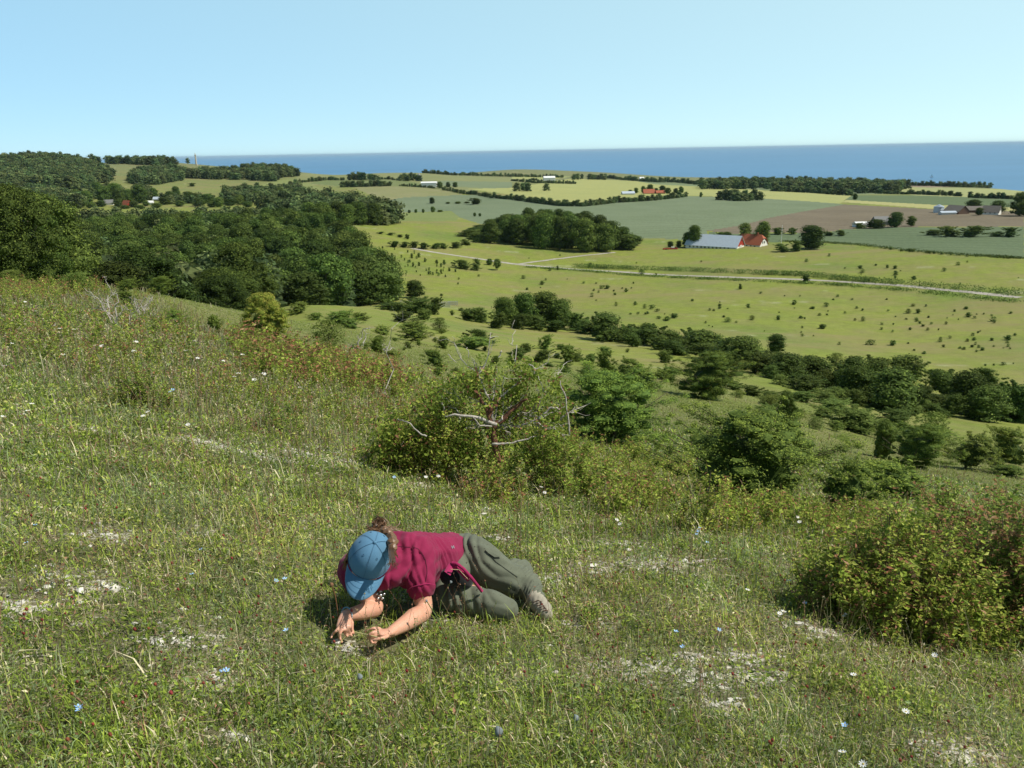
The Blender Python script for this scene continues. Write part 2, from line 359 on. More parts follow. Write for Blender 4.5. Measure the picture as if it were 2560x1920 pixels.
# bare chalky places: photo position and radius in metres
CHALK = [(262,1340,.22),(655,1140,.35),(830,1125,.35),(1210,1270,.25),(1215,1295,.2),(1640,1410,.3),(1620,1670,.28),(1895,1685,.17),(2060,1580,.2),(440,1600,.22),(1365,1450,.2),(1500,1420,.22),
 (540,1700,.12),(40,1515,.2),(880,1618,.11),(1750,1700,.2),(1730,1645,.15),(1870,1640,.14),(230,1075,.2),(2390,1880,.2),(580,1840,.08),(1480,1560,.14),(1700,1405,.2),(700,1150,.25),(1060,1215,.2),(150,1440,.16),(1240,1345,.18),(980,1175,.25),(480,1100,.3),(560,1118,.35),(760,1135,.35),(900,1160,.35),(1050,1215,.3),(1140,1250,.25),(250,1470,.14),(1560,1360,.2),(1800,1760,.12)]
_ch = hit([c[0] for c in CHALK], [c[1] for c in CHALK]); CH = [(p[0], p[1], c[2]) for p, c in zip(_ch, CHALK) if not np.isnan(p[0])]
def chalkiness(x, y):
    o = np.zeros(np.shape(x))
    for cx, cy, r in CH:
        d = np.hypot((x-cx)/1.5, y-cy)/(r*.8)
        o = np.maximum(o, .74*np.clip(1.2-d, 0, 1)**.7)
    base = np.clip((waves(x, y, .8, 11)+.5*waves(x, y, .3, 5)-.3)*1.6, 0, .45)
    return np.clip(np.maximum(o, base), 0, 1)
print('ground mesh')
azf = np.radians(np.arange(-37, 37.001, .062)); azs = np.radians(np.concatenate([np.arange(-110, -37, 2.0)]))
AZ = np.concatenate([azs, azf, -azs[::-1]]); RR = np.concatenate([np.geomspace(.15, 1.15, 8), np.geomspace(1.2, 4900, 700)])
GA, GR = np.meshgrid(AZ, RR, indexing='ij'); GX = GR*np.sin(GA); GY = GR*np.cos(GA); GZ = height(GX, GY)
nA, nR = GX.shape
GP = np.stack([GX, GY, GZ], -1).reshape(-1, 3)
idx = np.arange(nA*nR).reshape(nA, nR)
Q = np.stack([idx[:-1, :-1], idx[:-1, 1:], idx[1:, 1:], idx[1:, :-1]], -1).reshape(-1, 4)
fc = GP[Q].mean(1); fr = np.hypot(fc[:, 0], fc[:, 1])
fx, fy = project(fc); zone = np.zeros(len(Q), int)
infr = (np.abs(np.arctan2(fc[:, 0], fc[:, 1])) < 1.0) & (fr > 330)
for k, f in enumerate(FIELDS):
    zone[infr & inpoly(fx, fy, f[3])] = k+1
zone[fc[:, 2] < -6] = -1
# colour of the open ground
vx, vy = project(GP); r_ = GR.ravel(); az_ = GA.ravel()
c = np.empty((len(GP), 4)); c[:, 3] = 1
def mixc(a, b, t): return a+(np.asarray(b)-a)*np.clip(t, 0, 1)[:, None]
turf = np.array([.085, .105, .04]); far_ = np.array([.205, .24, .045])
base = np.tile(turf, (len(GP), 1)); base = mixc(base, far_, (np.log(r_)-math.log(25))/1.6)
w1 = waves(GP[:, 0], GP[:, 1], 60, 4); w2 = waves(GP[:, 0], GP[:, 1], 9, 8)
base = mixc(base, (.14, .2, .04), np.where(r_ > 60, np.clip(w1*1.3, 0, .8), 0)); base = mixc(base, (.22, .19, .09), np.clip(w2*.5+.1, 0, .45)*np.clip(r_/20, .3, 1))
base = mixc(base, (.17, .19, .085), (r_-800)/700*.8)
w3 = waves(GP[:, 0]*.5, GP[:, 1]*1.6, 26, 2)+.5*waves(GP[:, 0], GP[:, 1], 7, 15); base = mixc(base, (.33, .34, .19), np.where(r_ > 90, np.clip((w3-.62)*2.5, 0, .6), 0))
near = r_ < 16
ch = np.zeros(len(GP)); ch[near] = chalkiness(GP[near, 0], GP[near, 1])*np.clip((16-r_[near])/6, 0, 1)
base = mixc(base, (.2, .165, .105), ch*.5+np.where(r_ < 12, .3, 0))
c[:, :3] = base; c[:, 3] = np.clip((r_-15)/60, 0, 1)
def zone_obj(name, sel, mat, cols=None):
    q = Q[sel]; used = np.unique(q); remap = np.full(len(GP), -1); remap[used] = np.arange(len(used))
    me = mesh_data(name, GP[used], [remap[q]], None, [mat], True)
    if cols is not None:
        ca = me.color_attributes.new('Col', 'FLOAT_COLOR', 'POINT'); ca.data.foreach_set('color', cols[used].astype(np.float32).ravel())
    if name == 'ground':
        fa = me.attributes.new('Chalk', 'FLOAT', 'POINT'); fa.data.foreach_set('value', ch[used].astype(np.float32))
    return tag(link(name, me), kind='structure')
zone_obj('ground', zone == 0, groundmat(), c)
for k, f in enumerate(FIELDS):
    s = zone == k+1
    if s.any(): zone_obj(f[0], s, landmat(f[0], f[1], f[2], rows=(.3+k*.37) if f[0] in ('wheat_field', 'barley_field', 'grain_field', 'ploughed_field') else None))
# sea
def seamat():
    m, nt, out = newmat('sea_water'); L = nt.links.new
    p = N_(nt, 'ShaderNodeBsdfPrincipled'); p.inputs['Base Color'].default_value = (.04, .13, .2, 1); p.inputs['Roughness'].default_value = .3; p.inputs['IOR'].default_value = 1.33; p.inputs['Specular IOR Level'].default_value = .3
    geo = N_(nt, 'ShaderNodeNewGeometry'); mp = N_(nt, 'ShaderNodeMapping'); mp.inputs['Scale'].default_value = (.3, 1, 1); L(geo.outputs['Position'], mp.inputs['Vector'])
    n = N_(nt, 'ShaderNodeTexNoise'); n.inputs['Scale'].default_value = .0016; n.inputs['Detail'].default_value = 9; L(mp.outputs[0], n.inputs['Vector'])
    cr = N_(nt, 'ShaderNodeMix', data_type='RGBA'); cr.inputs[6].default_value = (.0, .09, .22, 1); cr.inputs[7].default_value = (.06, .21, .41, 1); L(n.outputs['Fac'], cr.inputs[0]); L(cr.outputs[2], p.inputs['Base Color'])
    n2 = N_(nt, 'ShaderNodeTexNoise'); n2.inputs['Scale'].default_value = .25; n2.inputs['Detail'].default_value = 5; L(mp.outputs[0], n2.inputs['Vector'])
    b = N_(nt, 'ShaderNodeBump'); b.inputs['Strength'].default_value = .6; b.inputs['Distance'].default_value = 1.5; L(n2.outputs['Fac'], b.inputs['Height']); L(b.outputs[0], p.inputs['Normal'])
    L(p.outputs[0], out.inputs[0]); return m
sv = []; sq = []
sa = np.radians(np.linspace(-80, 80, 81)); sr = np.geomspace(1200, 190000, 30)
A_, R_ = np.meshgrid(sa, sr, indexing='ij'); P_ = np.stack([R_*np.sin(A_), R_*np.cos(A_), A_*0], -1).reshape(-1, 3)
i_ = np.arange(81*30).reshape(81, 30); sq = np.stack([i_[:-1, :-1], i_[:-1, 1:], i_[1:, 1:], i_[1:, :-1]], -1).reshape(-1, 4)
tag(link('sea', mesh_data('sea', P_, [sq], None, [seamat()], True)), kind='structure')
# gravel track and the branch to the farm, laid on the meadow
def ribbon(name, pts, width, mat, lift=.06):
    P = hit([p[0] for p in pts], [p[1] for p in pts])[:, :2]
    P = P[~np.isnan(P[:, 0])]
    # resample smoothly
    d = np.concatenate([[0], np.cumsum(np.hypot(*np.diff(P, axis=0).T))]); s = np.arange(0, d[-1], 1.5)
    X = np.interp(s, d, P[:, 0]); Y = np.interp(s, d, P[:, 1])
    k = 15; ker = np.hanning(2*k+1); ker /= ker.sum()
    pad = lambda a: np.convolve(np.pad(a, k, mode='reflect', reflect_type='odd'), ker, 'valid')
    X, Y = pad(X), pad(Y)
    tx, ty = np.gradient(X), np.gradient(Y); l = np.hypot(tx, ty); nx, ny = -ty/l, tx/l
    V_ = []; m = 5
    for j in range(m):
        o = (j/(m-1)-.5)*width*(1+.12*np.sin(s*.13+j)); xx = X+nx*o; yy = Y+ny*o
        V_.append(np.stack([xx, yy, height(xx, yy)+lift], -1))
    V_ = np.stack(V_, 1).reshape(-1, 3); i = np.arange(len(s)*m).reshape(-1, m)
    q = np.stack([i[:-1, :-1], i[1:, :-1], i[1:, 1:], i[:-1, 1:]], -1).reshape(-1, 4)
    return tag(link(name, mesh_data(name, V_, [q], None, [mat], True)), kind='structure'), X, Y
M_PATH = landmat('gravel', (.42, .39, .33), (.33, .31, .25), scale=.3)
BODY_XY = []
PATHPTS = [(1030,621),(1080,630),(1130,638),(1190,646),(1235,653),(1290,660),(1345,666),(1400,670),(1500,676),(1600,683),(1700,689),(1800,692),(1920,697),(2010,699),(2100,704),(2200,710),(2300,718),(2400,728),(2480,736),(2559,745)]
_, PX, PY = ribbon('track', PATHPTS, 3.4, M_PATH)
ribbon('path', [(1296,661),(1320,656),(1360,652),(1400,647),(1440,641),(1480,637),(1540,631)], 2.2, M_PATH, .09)
# ---------------------------------------------------------------- plant prototypes (unit height and unit width)
G_DARK = [(.045,.074,.017),(.075,.116,.024),(.112,.165,.032),(.16,.22,.042)]
G_MID = [(.07,.11,.024),(.1,.15,.032),(.135,.19,.042),(.17,.23,.055)]
G_LIGHT = [(.1,.15,.03),(.14,.19,.04),(.17,.22,.05),(.2,.24,.06)]
G_JUN = [(.06,.1,.022),(.11,.165,.032),(.18,.245,.042),(.26,.33,.055)]
G_GOLD = [(.09,.12,.022),(.19,.23,.035),(.31,.34,.05),(.36,.3,.07)]
def crown_cloud(seed, nl, n_per, leaf, pal, shape='round', zlo=.12, rx=.5, lobe=(.13, .24), core=True, aspect=.7, flat=.8, wts=None, low=.35, rnd=.38, foot=.72, rag=0, lean=0.0):
    """lobes set round a crown outline, leaves on the lobes; foot = width of the crown near the ground"""
    g = np.random.default_rng(seed)
    mb = MB(); zc = zlo+(1-zlo)*.42; P = []; Nn = []; OUT = []
    ir = 1-g.uniform(0, .42, 8)
    def outline(zz):
        if zz > zc: return math.sqrt(max(0, 1-((zz-zc)/(1-zc))**2))
        return 1-(1-foot)*((zc-zz)/(zc-zlo+1e-6))**2
    for i in range(nl):
        zz = zlo+(1-zlo)*(i+.5)/nl; th = i*2.39996+g.uniform(-.4, .4)
        lr = g.uniform(*lobe); k = g.uniform(.72, 1.0) if g.random() < .8 else g.uniform(.2, .7)
        o = outline(zz)*ir[int(th/6.2832*8) % 8]
        c_ = np.array([math.cos(th)*max(rx*o-lr*.75, 0)*k, math.sin(th)*max(rx*o-lr*.75, 0)*k, min(max(zz, lr*flat*.75+zlo*.6), 1-lr*flat*.9)])
        n = int(n_per*(lr/lobe[1])**2)
        dd = unit(g.normal(size=(n, 3))); dd[:, 2] = np.where(g.random(n) < .6, np.abs(dd[:, 2]), dd[:, 2])
        rr = lr*g.uniform(.75, 1.12, n)
        P.append(c_+dd*rr[:, None]*np.array([1, 1, flat])); Nn.append(unit(dd+np.array([0, 0, .25])+g.normal(size=(n, 3))*rnd))
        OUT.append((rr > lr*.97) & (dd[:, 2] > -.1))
        if core:
            v, f = ico(1); vv = v*(lr*.62)*(1+.25*np.sin(v[:, :1]*7+i)*np.cos(v[:, 1:2]*6+i*2))*np.array([1, 1, flat])
            mb.add(vv+c_, t=f, c=np.asarray(pal[1])*.9)
    for i in range(rag):    # ragged sprays sticking out of the outline
        zz = zlo+(1-zlo)*g.uniform(.12, 1.0); th = g.uniform(0, 6.28); o = outline(min(zz, .97)); lr = g.uniform(.035, .075)
        b_ = np.array([math.cos(th)*rx*o*.7, math.sin(th)*rx*o*.7, zz*.92]); e_ = np.array([math.cos(th)*rx*(o*1.0+.14), math.sin(th)*rx*(o*1.0+.14), min(zz+.07, 1.05)])
        for u in (.3, .65, 1.0):
            c_ = b_+(e_-b_)*u; n = int(n_per*.32); dd = unit(g.normal(size=(n, 3))); P.append(c_+dd*lr*(1.2-.5*u)*g.uniform(.3, 1.1, (n, 1))); Nn.append(unit(dd+np.array([0, 0, .3]))); OUT.append(np.full(n, u > .9))
        mb.tube([b_, b_+(e_-b_)*.9], [.004, .0015], 3, c=np.array([.08, .06, .04]))
    if core:    # inner mass of foliage
        v, f = ico(2)
        vv = v*(1+.18*np.sin(v[:, :1]*6+seed)*np.cos(v[:, 1:2]*5+seed*2)+.1*np.sin(v[:, 2:3]*9))*np.array([rx*.42, rx*.42, (1-zlo)*.25])
        mb.add(vv+np.array([0, 0, zlo+(1-zlo)*.42]), t=f, c=np.asarray(pal[0]))
    P = np.concatenate(P); Nn = np.concatenate(Nn)
    P[:, 2] = np.maximum(P[:, 2], .01)
    P[:, 0] += lean*P[:, 2]; mb.v = [v_+np.stack([lean*v_[:, 2], 0*v_[:, 2], 0*v_[:, 2]], 1) for v_ in mb.v]
    wts = wts or [3, 4, 3, 1.3]
    v, q, c_ = leaves(g, P, Nn, leaf, aspect, pal, wts, fold=.08)
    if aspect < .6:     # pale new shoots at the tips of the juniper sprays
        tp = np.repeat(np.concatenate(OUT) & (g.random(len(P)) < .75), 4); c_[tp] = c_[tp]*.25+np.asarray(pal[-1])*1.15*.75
    mb.add(v, q=q, c=c_)
    return mb
def limbs(seed, h0=.55, r0=.028, n=5, spread=.28, base=0.0, lean=0):
    g = np.random.default_rng(seed+99); mb = MB()
    mb.tube([(0, 0, -.06), (.005, 0, .15), (.01+lean*.3, .01, h0*.7), (lean*.5, 0, h0)], [r0*1.3, r0, r0*.7, r0*.4], 7)
    for i in range(n):
        a = i*2.4+g.uniform(0, .6); z0 = g.uniform(.15, h0*.75)
        e = np.array([math.cos(a)*spread*g.uniform(.6, 1.2), math.sin(a)*spread*g.uniform(.6, 1.2), z0+g.uniform(.2, .35)])
        m_ = np.array([e[0]*.45, e[1]*.45, z0+.1])
        mb.tube([(0, 0, z0), m_, e], [r0*.5, r0*.35, r0*.12], 5)
    return mb
def make_proto(name, kind_mesh, bark=True, mat=None, trunkargs={}):
    return (name, kind_mesh.data(name+'_crown', [mat or M_TREE]), (limbs(**trunkargs).data(name+'_trunk', [M_BARK]) if bark else None))
PT = {}
TK = lambda i, **k: dict(trunkargs=dict(seed=i, **k))
PT['tree'] = [make_proto('t', crown_cloud(10+i, 34, 240, .038, G_DARK, lobe=(.11, .25), zlo=.07, foot=.6), **TK(i)) for i in range(5)]
PT['tree_mid'] = [make_proto('t', crown_cloud(20+i, 34, 240, .038, G_MID, lobe=(.11, .25), zlo=.07, foot=.6), **TK(i)) for i in range(2)]
PT['tree_pale'] = [make_proto('t', crown_cloud(30, 34, 160, .04, G_LIGHT, lobe=(.11, .2), zlo=.1, foot=.5), **TK(3))]
PT['tree_near'] = [make_proto('t', crown_cloud(33+i, 100, 380, .02, [tuple(.72*k for k in c_) for c_ in G_DARK], lobe=(.07, .14), zlo=.05, foot=.6), **TK(3)) for i in range(2)]
PT['tree_near_mid'] = [make_proto('t', crown_cloud(38, 100, 380, .02, G_DARK, lobe=(.07, .14), zlo=.05, foot=.6), **TK(2))]
PT['tree_lone'] = [make_proto('t', crown_cloud(36, 34, 160, .045, G_MID, lobe=(.12, .2), zlo=.22, foot=.35), **TK(3))]
PT['shrub'] = [make_proto('s', crown_cloud(40+i, 26, 230, .038, G_DARK, lobe=(.09, .25), zlo=0, foot=.6, rag=12, lean=.2*(i-1.5)), **TK(i, h0=.5, r0=.02)) for i in range(4)]
PT['shrub_mid'] = [make_proto('s', crown_cloud(50+i, 30, 200, .036, G_MID, lobe=(.08, .22), zlo=0, foot=.6, rag=16, lean=.3*(i-.5)), **TK(i, h0=.5, r0=.02)) for i in range(2)]
PT['shrub_light'] = [make_proto('s', crown_cloud(60+i, 40, 150, .034, G_LIGHT, lobe=(.08, .16), zlo=0, foot=.7, core=False, rnd=.6), **TK(i, h0=.6, r0=.015, n=8)) for i in range(2)]
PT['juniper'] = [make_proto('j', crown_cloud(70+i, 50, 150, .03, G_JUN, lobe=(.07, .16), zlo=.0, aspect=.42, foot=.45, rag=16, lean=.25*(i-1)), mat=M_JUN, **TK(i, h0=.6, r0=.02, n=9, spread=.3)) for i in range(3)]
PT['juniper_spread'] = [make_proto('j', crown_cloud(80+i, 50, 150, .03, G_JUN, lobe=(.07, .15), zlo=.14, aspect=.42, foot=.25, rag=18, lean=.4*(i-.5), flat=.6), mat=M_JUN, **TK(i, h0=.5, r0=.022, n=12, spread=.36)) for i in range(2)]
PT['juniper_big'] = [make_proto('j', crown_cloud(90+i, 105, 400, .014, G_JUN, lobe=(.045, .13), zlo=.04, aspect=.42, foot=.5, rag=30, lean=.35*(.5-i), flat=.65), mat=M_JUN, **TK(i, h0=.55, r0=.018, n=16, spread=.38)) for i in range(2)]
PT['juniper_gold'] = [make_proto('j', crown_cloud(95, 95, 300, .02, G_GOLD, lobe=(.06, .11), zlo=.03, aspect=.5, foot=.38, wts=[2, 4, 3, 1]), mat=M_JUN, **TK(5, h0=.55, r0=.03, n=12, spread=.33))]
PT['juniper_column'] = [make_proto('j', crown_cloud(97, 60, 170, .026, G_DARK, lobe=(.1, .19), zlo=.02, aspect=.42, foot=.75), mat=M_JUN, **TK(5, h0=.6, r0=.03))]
PT['tuft'] = [(('b'), crown_cloud(100+i, 9, 26, .17, G_DARK if i < 2 else G_MID, lobe=(.18, .3), zlo=0, core=i % 2 == 0).data('bush', [M_TREE]), None) for i in range(5)]
G_FAR = [(.045,.07,.028),(.065,.098,.035),(.09,.13,.044),(.12,.165,.055)]  # distance haze mixed into these leaf colours: greyer and bluer greens
FARP = [crown_cloud(110+i, 12, 26, .12, G_FAR, lobe=(.18, .3), zlo=.02, foot=.8) for i in range(4)]
FARP = [(np.concatenate(m.v), m.q, m.t, np.concatenate(m.c)) for m in FARP]
_cnt = {}
def plant(kind, pos, h, w_, label, cat, group=None, name=None, rz=None, tilt=None, parts=True):
    i = _cnt.get(kind, 0); _cnt[kind] = i+1
    pr = PT[kind]; _, cm, tm = pr[i % len(pr)]
    nm = name or ('broadleaf_tree' if 'tree' in kind else 'juniper_bush' if 'juniper' in kind else 'shrub')
    rz = random.uniform(0, 6.28) if rz is None else rz
    p = (float(pos[0]), float(pos[1]), float(pos[2])-.03*h)
    if tm is None or not parts:
        o = link(nm, cm); 
    else:
        o = empty(nm); a = link('crown', cm, o); b = link('trunk', tm, o)
    o.location = p; o.rotation_euler = (tilt or 0, 0, rz); fx = random.uniform(.86, 1.16); o.scale = (w_*fx, w_/fx, h)
    tag(o, label, cat, group); return o
def depth(p): return float((np.asarray(p)-np.array([0, 0, CAMZ]))@FV)
def put(kind, x, y, hp, wp, label, cat, group=None, **k):
    """a plant whose foot stands at this place of the photo, sized in photo pixels"""
    p = hit(x, y)[0]
    if np.isnan(p[0]): return None
    d = depth(p)/FPX
    return plant(kind, p, hp*d*1.06, wp*d*1.16, label, cat, group, **k)
def topped(kind, col, r, ytop, wm, label, cat, group=None, **k):
    p = at(col, r); az, t = az_tan(col, ytop); zt = CAMZ-r*float(t)
    return plant(kind, p, max(3, zt-p[2]), wm, label, cat, group, **k)
# ---------------------------------------------------------------- woods
print('woods')
def scatter_cr(poly, spacing, seed):
    """points in a (photo column, metres) outline, evenly spread"""
    g = np.random.default_rng(seed); poly = np.asarray(poly, float)
    pts = []
    c0, c1 = poly[:, 0].min(), poly[:, 0].max(); r0, r1 = poly[:, 1].min(), poly[:, 1].max()
    a0, a1 = [float(az_tan(c_, 420)[0]) for c_ in (c0, c1)]
    xs = np.arange(math.sin(a0)*r1-10, max(math.sin(a1)*r1, 0)+10, spacing); ys = np.arange(0, r1+10, spacing*.87)
    for j, y in enumerate(ys):
        for x in xs:
            X = x+(j % 2)*spacing/2+g.uniform(-.3, .3)*spacing; Y = y+g.uniform(-.3, .3)*spacing
            pts.append((X, Y))
    pts = np.array(pts); r = np.hypot(pts[:, 0], pts[:, 1]); az = np.arctan2(pts[:, 0], pts[:, 1])
    cols = np.interp(az, [float(az_tan(c_, 420)[0]) for c_ in range(-400, 2900, 50)], list(range(-400, 2900, 50)))
    return pts[inpoly(cols, r, poly)]
MAINWOOD = [(-150,98),(60,84),(130,92),(300,103),(450,122),(560,145),(690,185),(820,213),(930,222),(985,235),(980,255),(940,290),(905,310),(860,370),(805,425),(760,500),(700,545),(560,585),(300,590),(170,600),(60,630),(0,640),(-150,640)]
MIDWOOD = [(650,640),(720,560),(800,478),(870,472),(975,505),(985,540),(950,620),(900,700),(820,760),(700,800),(640,760)]
wood = []
for P_, seed, sp, h0 in ((MAINWOOD, 1, 10.0, 13.0), (MIDWOOD, 2, 11.0, 14)):
    q = scatter_cr(P_, sp, seed); z = height(q[:, 0], q[:, 1])
    for (x, y), zz in zip(q, z): wood.append((x, y, zz, h0*random.uniform(.7, 1.25), sp*random.uniform(1.3, 1.75)))
wood.sort(key=lambda t: math.hypot(t[0], t[1]))
far = []
n_ind = 0; skyline = np.full(3000, 5000.0)
for k, t in enumerate(wood):
    sx, sy = project(np.array([[t[0], t[1], t[2]+t[3]]])); hw = t[4]/2/math.hypot(t[0], t[1])*FPX
    i0, i1 = int(np.clip(sx[0]-hw+200, 0, 2999)), int(np.clip(sx[0]+hw+200, 1, 3000))
    seen = -60 < sx[0] < 2600 and i1 > i0 and sy[0] < np.median(skyline[i0:i1])-3
    m_ = int((i0+i1)/2); j0, j1 = int(m_-(m_-i0)*.7), int(m_+(i1-m_)*.7)+1
    skyline[j0:j1] = np.minimum(skyline[j0:j1], sy[0]+hw*.2)
    if seen and n_ind < 165:
        kind = ('tree_near' if random.random() < .8 else 'tree_near_mid') if math.hypot(t[0], t[1]) < 165 else 'tree' if random.random() < .75 else 'tree_mid'
        plant(kind, t[:3], t[3], t[4], 'full leafy crown among the dense dark green wood on the left slope', 'tree', 'broadleaf trees of the wood on the left slope')
        n_ind += 1
    else: far.append((*t,))
print('wood', n_ind, len(wood))
# woods far off, scattered over their outline in the photo
FARW = [
 ([(0,398),(60,392),(120,378),(160,384),(190,396),(240,415),(282,438),(272,455),(180,474),(60,468),(0,458)], 6.5, 15),
 ([(206,392),(290,388),(400,396),(448,413),(400,416),(280,408),(206,402)], 6, 15),
 ([(345,432),(370,424),(440,418),(460,436),(456,448),(400,462),(330,462),(322,447)], 7, 14),
 ([(466,404),(500,402),(530,403),(560,412),(540,414),(500,408),(470,408)], 5.5, 11),
 ([(457,432),(520,428),(600,424),(640,432),(700,440),(695,455),(600,448),(460,444)], 6.5, 14),
 ([(600,417),(680,412),(735,428),(747,440),(690,446),(630,440)], 6.5, 14),
 ([(190,478),(260,470),(300,478),(330,500),(250,500),(190,498)], 8, 12),
 ([(350,470),(380,478),(390,500),(350,502),(335,490)], 8, 12),
 ([(0,462),(60,470),(180,494),(220,510),(200,522),(0,512)], 9, 13),
 ([(400,498),(520,490),(560,492),(520,510),(420,512)], 9, 9),
 ([(560,480),(600,470),(700,470),(745,455),(760,480),(760,520),(700,520),(640,512),(570,512)], 9, 11),
 ([(1747,462),(1850,450),(1920,448),(2030,448),(2110,451),(2190,458),(2275,467),(2240,481),(2170,485),(2060,477),(1920,470),(1760,470)], 6.5, 15),
 ([(1000,448),(1030,440),(1055,444),(1050,453),(1000,453)], 6, 10),
 ([(860,449),(900,444),(940,444),(945,451),(860,452)], 6, 12),
 ([(1280,478),(1300,474),(1368,475),(1370,479),(1280,480)], 7, 11),
 ([(1425,446),(1520,446),(1518,450),(1430,450)], 6, 13),
 ([(1800,497),(1850,494),(1890,496),(1920,500),(1850,503),(1800,502)], 7, 11),
]
g = np.random.default_rng(5)
for poly, st, hh in FARW:
    pa = np.array(poly, float); y0_, y1_ = pa[:, 1].min(), pa[:, 1].max(); pa[:, 1] += min(9, (y1_-y0_)*.45)*(1-(pa[:, 1]-y0_)/(y1_-y0_)); X, Y = np.meshgrid(np.arange(pa[:, 0].min(), pa[:, 0].max(), st), np.arange(pa[:, 1].min(), pa[:, 1].max(), st*.55))
    X = (X+g.uniform(-.4, .4, X.shape)*st).ravel(); Y = (Y+g.uniform(-.3, .3, Y.shape)*st).ravel(); m = inpoly(X, Y, pa)
    for p in hit(X[m], Y[m]):
        if not np.isnan(p[0]): far.append((p[0], p[1], p[2], hh*g.uniform(.7, 1.1), hh*g.uniform(.95, 1.45)))
HEDGES = [  # outline points in the photo, height in metres, spacing in photo px
 ([(1225,494),(1280,499),(1340,507),(1400,515),(1460,516),(1540,507),(1640,501),(1715,492)], 6, 6),
 ([(1108,475),(1160,485),(1190,487),(1225,494)], 5, 6), ([(855,468),(900,467),(978,465)], 8, 6), ([(750,457),(820,450),(860,451)], 6, 6),
 ([(944,450),(960,448),(1000,451)], 5, 6), ([(1000,465),(1050,468),(1085,471)], 4, 5), ([(1280,452),(1340,458),(1440,460)], 6, 5),
 ([(868,423),(930,423),(1000,427),(1060,433),(1130,438),(1280,442),(1410,444)], 7, 5), ([(1520,446),(1570,451),(1640,456),(1690,456),(1745,462)], 9, 5),
 ([(2250,464),(2330,465),(2380,467),(2440,469),(2500,471),(2560,473)], 9, 5), ([(1932,478),(2020,482),(2080,486),(2130,489)], 8, 6),
 ([(2192,484),(2230,485),(2290,486),(2350,488),(2400,491)], 6, 6), ([(2424,494),(2470,496),(2530,498)], 6, 6), ([(1330,450),(1345,452)], 5, 4),
]
hedge_objs = []
for pl, hh, st in HEDGES:
    pl = np.array(pl, float); d = np.concatenate([[0], np.cumsum(np.hypot(*np.diff(pl, axis=0).T))]); s = np.arange(0, d[-1], st)+g.uniform(-1.5, 1.5, len(np.arange(0, d[-1], st)))
    for p in hit(np.interp(s, d, pl[:, 0]), np.interp(s, d, pl[:, 1])):
        if not np.isnan(p[0]): far.append((p[0], p[1], p[2], hh*g.uniform(.55, 1.25), hh*g.uniform(1.0, 1.7)))
print('far trees', len(far))
def cloud_of(name, items, label, cat, group=None):
    vs = []; qs = []; ts = []; cs = []; n = 0
    for k, (x, y, z, h, w_) in enumerate(items):
        v, q, t, c_ = FARP[k % 4]; a = g.uniform(0, 6.28); ca, sa_ = math.cos(a), math.sin(a)
        vv = np.stack([(v[:, 0]*ca-v[:, 1]*sa_)*w_+x, (v[:, 0]*sa_+v[:, 1]*ca)*w_+y, v[:, 2]*h+z-.3], -1)
        vs.append(vv); tone = g.uniform(.6, 1.7); cs.append(c_*tone*np.array([g.uniform(.85, 1.2), 1, 1]))
        for a_ in q: qs.append(a_+n)
        for a_ in t: ts.append(a_+n)
        n += len(v)
    me = mesh_data(name, np.concatenate(vs), [np.concatenate(qs), np.concatenate(ts)], np.concatenate(cs), [M_TREE])
    return tag(link(name, me), label, cat, None, 'stuff')
cloud_of('distant_woodland', far, 'dark green woods, groves and hedges far off across the hills, fields and coast', 'woodland')
# ---------------------------------------------------------------- grove on the knoll
GR = [(1140,470),(1180,445),(1300,432),(1440,428),(1590,440),(1600,462),(1480,500),(1300,520),(1180,500)]
q = scatter_cr(GR, 11, 9)
for x, y in q:
    col = project(np.array([[x, y, 60.]]))[0][0]
    yt = np.interp(col, [1140,1170,1230,1330,1400,1480,1540,1590,1605], [592,580,545,519,524,530,556,588,596])+random.uniform(-3, 20)
    r = math.hypot(x, y); z = float(height(x, y)); az, t = az_tan(col, yt); zt = CAMZ-r*float(t)
    plant('tree' if random.random() < .85 else 'tree_mid', (x, y, z), min(19, max(4, zt-z)), 14*random.uniform(.9, 1.3), 'dark crown in the round grove on the grassy knoll below the fields', 'tree', 'trees of the round grove on the knoll')
